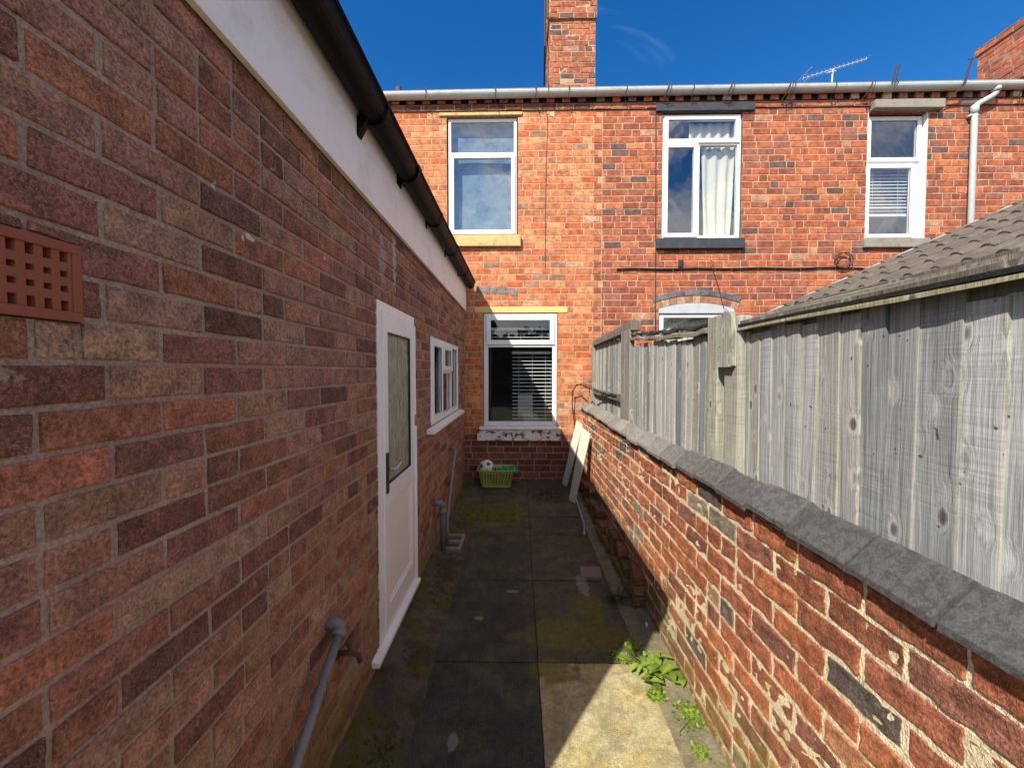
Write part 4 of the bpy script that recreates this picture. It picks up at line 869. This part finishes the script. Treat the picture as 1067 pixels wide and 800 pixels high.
ob=thing('outbuilding',(3.2,2.4,0),'outbuilding with brown rolled tile roof and white flashing behind the fence','shed')
rx0=1.98; rz=lambda x:.61+CAMZ+.443*(x-2.44)
tiles('roof',ob,(rx0,-.6,rz(rx0)),(0,1,0),(1,0,.443),12,4.02,roll=.15,expo=.29)
mb=MB(); mb.hexa([(rx0,-.6,rz(rx0)-.05),(5.3,-.6,rz(5.3)-.05),(5.3,3.40,rz(5.3)-.05),(rx0,3.40,rz(rx0)-.05),(rx0,-.6,rz(rx0)-.004),(5.3,-.6,rz(5.3)-.004),(5.3,3.40,rz(5.3)-.004),(rx0,3.40,rz(rx0)-.004)]); mb.build('roof_deck',M['felt'],ob)
mb=MB(); mb.hexa([(rx0,3.38,rz(rx0)+.005),(5.3,3.38,rz(5.3)+.005),(5.3,3.50,rz(5.3)+.005),(rx0,3.50,rz(rx0)+.005),(rx0,3.38,rz(rx0)+.042),(5.3,3.38,rz(5.3)+.042),(5.3,3.50,rz(5.3)+.03),(rx0,3.50,rz(rx0)+.03)]); mb.build('flashing',M['lead'],ob,bev=.004)
mb=MB(); mb.box(2.1,5.2,-.5,3.34,0,2.0); mb.hexa([(2.1,-.5,2.0),(5.2,-.5,2.0),(5.2,3.34,2.0),(2.1,3.34,2.0),(2.1,-.5,rz(2.1)-.06),(5.2,-.5,rz(5.2)-.06),(5.2,3.34,rz(5.2)-.06),(2.1,3.34,rz(2.1)-.06)]); mb.build('wall',M['conc'],ob)

# =================================================================== SMALL THINGS
# laundry basket
bx,by,bz=-.31,5.30,gz(5.30)+.002
bk=thing('laundry_basket',(bx,by,bz),'yellow green plastic laundry basket on the paving under the big window','basket')
def rrect(hx,hy,r,n=6):
    P=[]
    for (cx,cy,a0) in ((hx-r,hy-r,0),(-hx+r,hy-r,90),(-hx+r,-hy+r,180),(hx-r,-hy+r,270)):
        for k in range(n+1):
            a=R(a0+90*k/n); P.append((cx+r*math.cos(a),cy+r*math.sin(a)))
    return P
m_bask=m_paint('lime_plastic',(.38,.47,.11),.35,.2,(.2,.25,.06))
m=MB(); 
def lvl(t): return rrect(.195+.045*t,.125+.045*t,.06)
def loopat(t,z,o=0): 
    return [(bx+x*(1+o),by+y*(1+o),bz+z) for x,y in lvl(t)]
n=28
m.add(loopat(0,0)+loopat(0,.008),[tuple(range(n-1,-1,-1)),tuple(range(n,2*n))])
for (za,zb) in ((0,.035),(.195,.232)):
    A=loopat(za/.25,za); B=loopat(zb/.25,zb); m.grid([A,B],closed=True); A2=loopat(za/.25,za,-.02); B2=loopat(zb/.25,zb,-.02); m.grid([B2,A2],closed=True); m.grid([A2,A],closed=True); m.grid([B,B2],closed=True)
def onloop(t,s):
    P=lvl(t); Q=P+[P[0]]; L=[0]
    for i in range(len(P)): L.append(L[-1]+math.dist(Q[i],Q[i+1]))
    d=(s%1)*L[-1]
    for i in range(len(P)):
        if L[i+1]>=d:
            f=(d-L[i])/max(1e-9,L[i+1]-L[i]); return (Q[i][0]+(Q[i+1][0]-Q[i][0])*f,Q[i][1]+(Q[i+1][1]-Q[i][1])*f)
for i in range(34):
    s0=i/34; s1=s0+.0125; pts=[]
    for (t,z) in ((.13,.033),(.8,.197)):
        for s in (s0,s1):
            x,y=onloop(t,s); pts.append((bx+x,by+y,bz+z)); pts.append((bx+x*.975,by+y*.975,bz+z))
    a,b,c,d_,e,f,g,h=pts; m.hexa([a,b,d_,c,e,f,h,g])
m.build('body',m_bask,bk)
m=MB(); Rr=[loopat(1,.232+dz,o) for dz,o in ((-.012,.0),(-.006,.055),(.006,.06),(.012,.04),(.010,-.01),(-.004,-.02))]
m.grid(Rr,closed=True); m.build('rim',m_bask,bk,smooth=True,flip=True)
# football
def ball(cx,cy,cz,r):
    me=bpy.data.meshes.new('football'); import bmesh
    bm=bmesh.new(); bmesh.ops.create_icosphere(bm,subdivisions=4,radius=r); 
    a=bm.loops.layers.float_color.new('x') if False else None
    bm.to_mesh(me); bm.free()
    t=NT('football_skin'); 
    # twelve dark pentagon spots at icosahedron corners
    phi=(1+5**.5)/2; ic=[]
    for s1 in (-1,1):
        for s2 in (-1,1): ic+= [(0,s1,s2*phi),(s1,s2*phi,0),(s2*phi,0,s1)]
    rot=Matrix.Rotation(R(25),3,'X')@Matrix.Rotation(R(38),3,'Z')
    c=(.78,.78,.80); nrm=t.n_in('ShaderNodeVectorMath',{0:t.co},operation='NORMALIZE').outputs[0]; mk=None
    for v in ic:
        d=(rot@Vector(v)).normalized(); dt=t.n('ShaderNodeVectorMath',operation='DOT_PRODUCT'); t.put(dt.inputs[0],nrm); dt.inputs[1].default_value=d
        k=t.ramp(dt.outputs['Value'],.962,.969); mk=k if mk is None else t.math('MAXIMUM',mk,k)
    col=t.mix(mk,c,(.03,.03,.04)); ring=None
    mat=t.pbr(col,.35,.5)
    me.materials.append(mat); me.polygons.foreach_set('use_smooth',[True]*len(me.polygons))
    o=bpy.data.objects.new('football',me); COL.objects.link(o); o.location=(cx,cy,cz); return o
tag(ball(-.44,5.26,gz(5.26)+.265,.098),'white and black football lying in the left end of the basket','football')
m=MB(); 
for i in range(5):
    cx,cy=-.24+.05*i*.8,5.30+.03*math.sin(i*2); s=np.linspace(0,1,12); G=[]
    for a in s:
        G.append([(cx-.08+.16*a,cy-.07+.14*b,bz+.17+.07*math.sin(a*3.1)*math.sin(b*3.1)+.018*math.sin(a*13+i)*math.cos(b*11+i*2)+.008*i*.5) for b in s])
    m.grid(G)
tag(m.build('cloth',m_paint('green_cloth',(.02,.22,.11),.6,.3,(.01,.35,.22)),smooth=True),'crumpled emerald green cloth heaped in the basket beside the football','cloth')
# leaning boards
def plank(b0,b1,t0,t1,th,label):
    b0,b1,t0,t1=map(Vector,(b0,b1,t0,t1)); nrm=((b1-b0).cross(t0-b0)).normalized()*th
    if nrm.x<0: nrm=-nrm
    m=MB(); m.hexa([b0,b1,b1+nrm,b0+nrm,t0,t1,t1+nrm,t0+nrm],0,(.47,.50,.40,.3)); o=m.build('board',M['pboard'],bev=.003); return tag(o,label,'board','boards leaning on the garden wall')
M['pboard']=m_paint('chalky_green_white_board',(.66,.67,.54),.7,.45,(.30,.32,.22),scale=8,bump=.002)
plank((.612,4.84,gz(4.84)),(.672,4.74,gz(4.74)),(.775,4.86,.985),(.845,4.68,.930),.012,'pale greenish board leaning on the garden wall, the nearer one in front')
plank((.585,5.36,gz(5.36)),(.640,5.27,gz(5.27)),(.748,5.16,1.03),(.815,5.04,.985),.012,'pale greenish board leaning behind the nearer one, closest to the house')
# drain gully with two openings
m=MB(); zg=.045
gx0,gx1,gy0,gy1=-.745,-.545,3.58,3.90
for q in ((gx0,gx1,gy0,gy0+.022),(gx0,gx1,gy1-.022,gy1),(gx0,gx0+.022,gy0+.022,gy1-.022),(gx1-.022,gx1,gy0+.022,gy1-.022),(gx0+.022,gx1-.022,3.73,3.755)): m.box(*q,.0,zg,jit=.001)
m.box(gx0,gx1,gy0,gy1,-.03,-.002,1); tag(m.build('drain_gully',[M['conc'],M['rubber']],bev=.003),'square concrete drain gully below the grey waste pipe by the wall','drain')
# ribbed mossy cover
m=MB(); N=26
for i in range(N):
    x=-.63+i*(.61/N); c=(.30,.27,.07,.5); y0,y1=4.28,4.68
    m.hexa([(x,y0,gz(y0)),(x+.016,y0,gz(y0)),(x+.016,y1,gz(y1)),(x,y1,gz(y1)),(x+.002,y0,gz(y0)+.016),(x+.014,y0,gz(y0)+.016),(x+.014,y1,gz(y1)+.016),(x+.002,y1,gz(y1)+.016)],0,c)
m.hexa([(-.64,4.27,gz(4.27)-.01),(-.01,4.27,gz(4.27)-.01),(-.01,4.69,gz(4.69)-.01),(-.64,4.69,gz(4.69)-.01),(-.64,4.27,gz(4.27)+.009),(-.01,4.27,gz(4.27)+.009),(-.01,4.69,gz(4.69)+.009),(-.64,4.69,gz(4.69)+.009)],0,(.22,.19,.05,.5))
def m_cov():
    t=NT('mossy_ribbed_cover'); b=t.noise(30,5,.7); c=t.mix(t.ramp(b,.35,.62),(.20,.17,.02),(.09,.08,.03)); c=t.mix(t.ramp(t.noise(16,4),.6,.68),c,(.03,.025,.02)); return t.pbr(c,.9,.2,t.bump(b,.006))
tag(m.build('drain_cover',m_cov()),'flat ribbed drain cover furred with yellow moss, in the paving near the basket','drain cover')
# pinkish tile patch on the slab
m=MB(); m.hexa([(.50,3.16,-.004),(.68,3.15,-.004),(.70,3.33,-.004),(.52,3.34,-.004),(.505,3.165,.010),(.675,3.155,.010),(.695,3.325,.010),(.525,3.335,.010)]); tag(m.build('loose_tile',m_paint('pinkish_cement',(.24,.18,.15),.9,.5,(.14,.12,.09),scale=12,bump=.003),bev=.003),'flat square pinkish tile lying on the shaded paving near the wall','tile')
# hose
m=MB(); m.tube([(.66,4.60,gz(4.6)+.14),(.685,4.52,.13),(.70,4.42,.06),(.705,4.25,.034),(.69,4.12,.025),(.672,4.02,.018)],.0085,8); m.tube([(.672,4.02,.018),(.665,3.97,.02)],.013,8); tag(m.build('hose',M['hose'],smooth=True),'short length of dirty white hose at the foot of the leaning boards','hose')
# black cable loop by the coping end
m=MB(); 
m.tube([(.775,5.46,.60),(.765,5.46,.95),(.735,5.45,1.20),(.73,5.42,1.40),(.78,5.36,1.50),(.86,5.2,1.49),(.95,4.9,1.43),(1.0,4.6,1.42),(1.0,4.3,1.41),(.99,4.05,1.43)],.007,7)
m.tube([(.76,5.4,1.47),(.84,5.2,1.52),(.93,4.9,1.47),(.99,4.6,1.39),(.995,4.2,1.44)],.005,6); m.tube([(.86,5.3,1.48),(.91,5.1,1.44),(.90,5.0,1.36)],.005,6)
tag(m.build('cable',M['cable'],smooth=True),'black cable looping from the house corner over the coping onto the far fence','cable','cables on the house walls')
# weeds
def blade(mb,base,dirn,L,W,lift,curl,col,n=7):
    d=Vector(dirn).normalized(); s=Vector((-d.y,d.x,0)); P=[]
    for i in range(n+1):
        t=i/n; p=Vector(base)+d*L*(t-.18*curl*t*t)+Vector((0,0,1))*L*(lift*t-curl*t*t); w=W*math.sin(math.pi*min(1,(.06+t*.94)))**.8*(1 if t<.98 else .3)
        P.append([tuple(p+s*w+Vector((0,0,w*.35))),tuple(p),tuple(p-s*w+Vector((0,0,w*.35)))])
    mb.grid(P,0,col)
def weed(x,y,z,nl,L,W,label,mat='leaf',stems=0,group='weeds growing along the walls',spread=0.05,seed=0):
    rnd=random.Random(seed); m=MB()
    for i in range(nl):
        a=rnd.uniform(0,6.283); bx_=x+rnd.gauss(0,spread); by_=y+rnd.gauss(0,spread); l=L*rnd.uniform(.5,1.1); c=rnd.uniform(.4,1.3)
        hz=z+rnd.uniform(0,L*.35)
        blade(m,(bx_,by_,hz),(math.cos(a),math.sin(a),0),l,W*rnd.uniform(.6,1.1),rnd.uniform(.25,.9),rnd.uniform(.2,.7),(c,c*rnd.uniform(.9,1.05),c*.8,.5))
        if i%3==0: m.tube([(x,y,z-.02),((x+bx_)/2,(y+by_)/2,z+.6*(hz-z)),(bx_,by_,hz)],.0022,5,0,(.8,.9,.6,.5))
    o=m.build('weed',M[mat],smooth=True); return tag(o,label,'weed',group)
weed(.775,2.13,.02,40,.10,.017,'bright green broad leaved weed in the sun at the wall foot',seed=3,spread=.06)
weed(.60,2.27,.0,110,.020,.0075,'low patch of tiny bright leaves at the shadow edge, left of the broad leaved weed',seed=5,spread=.028)
weed(.70,2.36,.0,90,.022,.009,'small leafy tuft just behind the broad leaved weed',seed=6,spread=.026)
weed(.72,2.00,.0,90,.024,.008,'small tuft of round leaves on the slab edge, just nearer than the broad leaved weed',seed=8,spread=.022)
weed(.845,1.86,.02,170,.020,.0075,'strip of tiny green leaves growing along the wall foot',seed=9,spread=.04)
weed(.80,1.68,.01,70,.022,.008,'small bright tuft at the bottom of the photo by the wall foot',seed=10,spread=.018)
weed(.735,2.80,.0,20,.16,.010,'dark long leaved weed in the shade by the brick footing','leafd',seed=12,spread=.03)
# litter of dead leaves
m=MB(); rnd=random.Random(4)
for i in range(420):
    u=rnd.random()
    if u<.6: x=rnd.gauss(.36,.15); y=rnd.gauss(4.98,.13)
    elif u<.8: x=rnd.gauss(-.62,.06); y=rnd.uniform(3.9,5.2)
    else: x=rnd.uniform(-.45,.70); y=rnd.uniform(4.4,5.45)
    y=min(y,5.44); x=min(max(x,-.73),.72)
    a=rnd.uniform(0,6.28); c=rnd.uniform(.35,1.15); blade(m,(x,y,gz(y)+.006+rnd.uniform(0,.012)),(math.cos(a),math.sin(a),0),rnd.uniform(.02,.06),rnd.uniform(.004,.012),rnd.uniform(-.1,.3),rnd.uniform(0,.3),(c,c,c,.5),n=3)
tag(m.build('leaf_litter',M['litter']),'brown dead leaves scattered across the far end of the paving','leaf litter',kind='stuff')
# small white stone in the wall angle
m=MB(); m.tube([(.822,2.50,.03),(.826,2.515,.045),(.83,2.53,.03)],.009,8,radii=[.004,.010,.004]); tag(m.build('pebble',M['blind'],smooth=True),'tiny white pebble in the corner where the shadow meets the garden wall','pebble')
# moss tufts on the soil strip
m=MB(); rnd=random.Random(9)
for (cx,cy,rx,ry,nn) in ((-.60,1.55,.07,.22,170),(-.58,2.9,.06,.22,130),(-.62,3.2,.07,.25,140),(-.60,2.2,.05,.2,60),(-.62,4.3,.08,.3,120)):
    for i in range(nn):
        x=rnd.gauss(cx,rx*.6); y=rnd.gauss(cy,ry*.6)
        if x>-.50 or x<-.75: continue
        t=max(0,(-.49-x)/.27); z=gz(y)+.085*t**1.3*(1-.6*min(1,max(0,(y-4)))) ; r_=rnd.uniform(.003,.010)
        P=[]
        for k in range(4):
            el=k/3*1.45; P.append([(x+r_*math.cos(el)*math.cos(a)*1.2,y+r_*math.cos(el)*math.sin(a)*1.2,z-.004+r_*.5*math.sin(el)) for a in [j*6.283/7 for j in range(7)]])
        m.grid(P,closed=True,flip=False) if False else m.grid(P,0,(1,1,1,.5),closed=True)
tag(m.build('moss',M['moss'],smooth=True),'green moss cushions on the soil strip under the extension wall','moss',kind='stuff')

# foliage wall added behind the camera, out of view, darkening what the panes reflect
hd=MB(); rnd=random.Random(2)
for k in range(2600):
    x=rnd.uniform(-9,10); z=rnd.uniform(0,3.9)+.25*math.sin(x*1.7); y=-11+rnd.uniform(-.35,.35)+.2*math.sin(x*3+z*2); a=rnd.uniform(0,6.28); q=rnd.uniform(.12,.26); b=rnd.uniform(-.7,.7)
    u=Vector((math.cos(a),b,math.sin(a)))*q; v=Vector((-math.sin(a),b*.5,math.cos(a)))*q*.6; p=Vector((x,y,z)); c=rnd.uniform(.4,1.2)
    hd.add([tuple(p-u),tuple(p-v),tuple(p+u),tuple(p+v)],[(0,1,2,3)],0,(c,c,c,.5))
hd.box(-9,10,-11.5,-11.1,-.06,3.6,0,(.25,.25,.25,.5)); tag(hd.build('added_hedge',M['leafd']),'tall dark green foliage added out of view opposite the houses, to darken pane reflections','added_hedge')

# =================================================================== LIGHT, SKY, CAMERA
S=Vector((-.675,-1.0,1.161)).normalized()
sd=bpy.data.lights.new('sun','SUN'); sd.energy=4.8; sd.angle=R(.53); sd.color=(1.0,.94,.83)
so=bpy.data.objects.new('sun',sd); COL.objects.link(so); so.rotation_euler=S.to_track_quat('Z','Y').to_euler()
wd=bpy.data.worlds.new('World'); C.world=wd; wd.use_nodes=True; t=wd.node_tree; t.nodes.clear()
sk=t.nodes.new('ShaderNodeTexSky'); sk.sky_type='NISHITA'; sk.sun_disc=False; sk.sun_elevation=math.asin(S.z); sk.sun_rotation=math.atan2(S.x,S.y)%(2*math.pi); sk.air_density=1.0; sk.dust_density=.25; sk.ozone_density=3.5; sk.altitude=50
tc=t.nodes.new('ShaderNodeTexCoord'); mp=t.nodes.new('ShaderNodeMapping'); mp.inputs['Scale'].default_value=(1.2,2.2,3.0); mp.inputs['Rotation'].default_value=(.2,.3,.5)
nz=t.nodes.new('ShaderNodeTexNoise'); nz.inputs['Scale'].default_value=2.0; nz.inputs['Detail'].default_value=7; nz.inputs['Roughness'].default_value=.55; nz.inputs['Distortion'].default_value=1.2
mr=t.nodes.new('ShaderNodeMapRange'); mr.interpolation_type='SMOOTHSTEP'; mr.inputs[1].default_value=.58; mr.inputs[2].default_value=.80; mr.inputs[4].default_value=.22
mx=t.nodes.new('ShaderNodeMix'); mx.data_type='RGBA'; mx.inputs[7].default_value=(4,5,7,1)
bg=t.nodes.new('ShaderNodeBackground'); bg.inputs[1].default_value=.125; out=t.nodes.new('ShaderNodeOutputWorld')
L=t.links.new; L(tc.outputs['Generated'],mp.inputs[0]); L(mp.outputs[0],nz.inputs[0]); L(nz.outputs[0],mr.inputs[0]); L(mr.outputs[0],mx.inputs[0]); hs=t.nodes.new('ShaderNodeHueSaturation'); hs.inputs['Saturation'].default_value=1.36; hs.inputs['Hue'].default_value=.506; L(sk.outputs[0],hs.inputs['Color']); L(hs.outputs[0],mx.inputs[6]); 
# broken white cloud over the garden half of the sky (behind the photographer; the panes mirror it)
sp=t.nodes.new('ShaderNodeSeparateXYZ'); L(tc.outputs['Generated'],sp.inputs[0])
mk=t.nodes.new('ShaderNodeMapRange'); mk.interpolation_type='SMOOTHSTEP'; mk.inputs[1].default_value=.12; mk.inputs[2].default_value=-.30; L(sp.outputs[1],mk.inputs[0])
n2=t.nodes.new('ShaderNodeTexNoise'); n2.inputs['Scale'].default_value=2.6; n2.inputs['Detail'].default_value=8; n2.inputs['Roughness'].default_value=.58; n2.inputs['Distortion'].default_value=.8; L(tc.outputs['Generated'],n2.inputs[0])
m2=t.nodes.new('ShaderNodeMapRange'); m2.interpolation_type='SMOOTHSTEP'; m2.inputs[1].default_value=.42; m2.inputs[2].default_value=.64; L(n2.outputs[0],m2.inputs[0])
mm=t.nodes.new('ShaderNodeMath'); mm.operation='MULTIPLY'; L(mk.outputs[0],mm.inputs[0]); L(m2.outputs[0],mm.inputs[1])
mc=t.nodes.new('ShaderNodeMix'); mc.data_type='RGBA'; mc.inputs[7].default_value=(8.6,8.2,7.8,1); L(mm.outputs[0],mc.inputs[0]); L(mx.outputs[2],mc.inputs[6]); L(mc.outputs[2],bg.inputs[0]); L(bg.outputs[0],out.inputs[0])
cd=bpy.data.cameras.new('camera'); cam=bpy.data.objects.new('camera',cd); COL.objects.link(cam); C.camera=cam
cd.sensor_width=36; cd.lens=36*410/1067; cd.clip_start=.02; cd.clip_end=600
cam.location=(0,0,CAMZ); cam.rotation_euler=(R(90-1.82),0,R(1.05))
C.view_settings.view_transform='Standard'; C.view_settings.look='None'; C.view_settings.exposure=.5; C.view_settings.gamma=1; C.view_settings.use_curve_mapping=False
C.cycles.max_bounces=8; C.cycles.diffuse_bounces=4; C.cycles.transparent_max_bounces=12
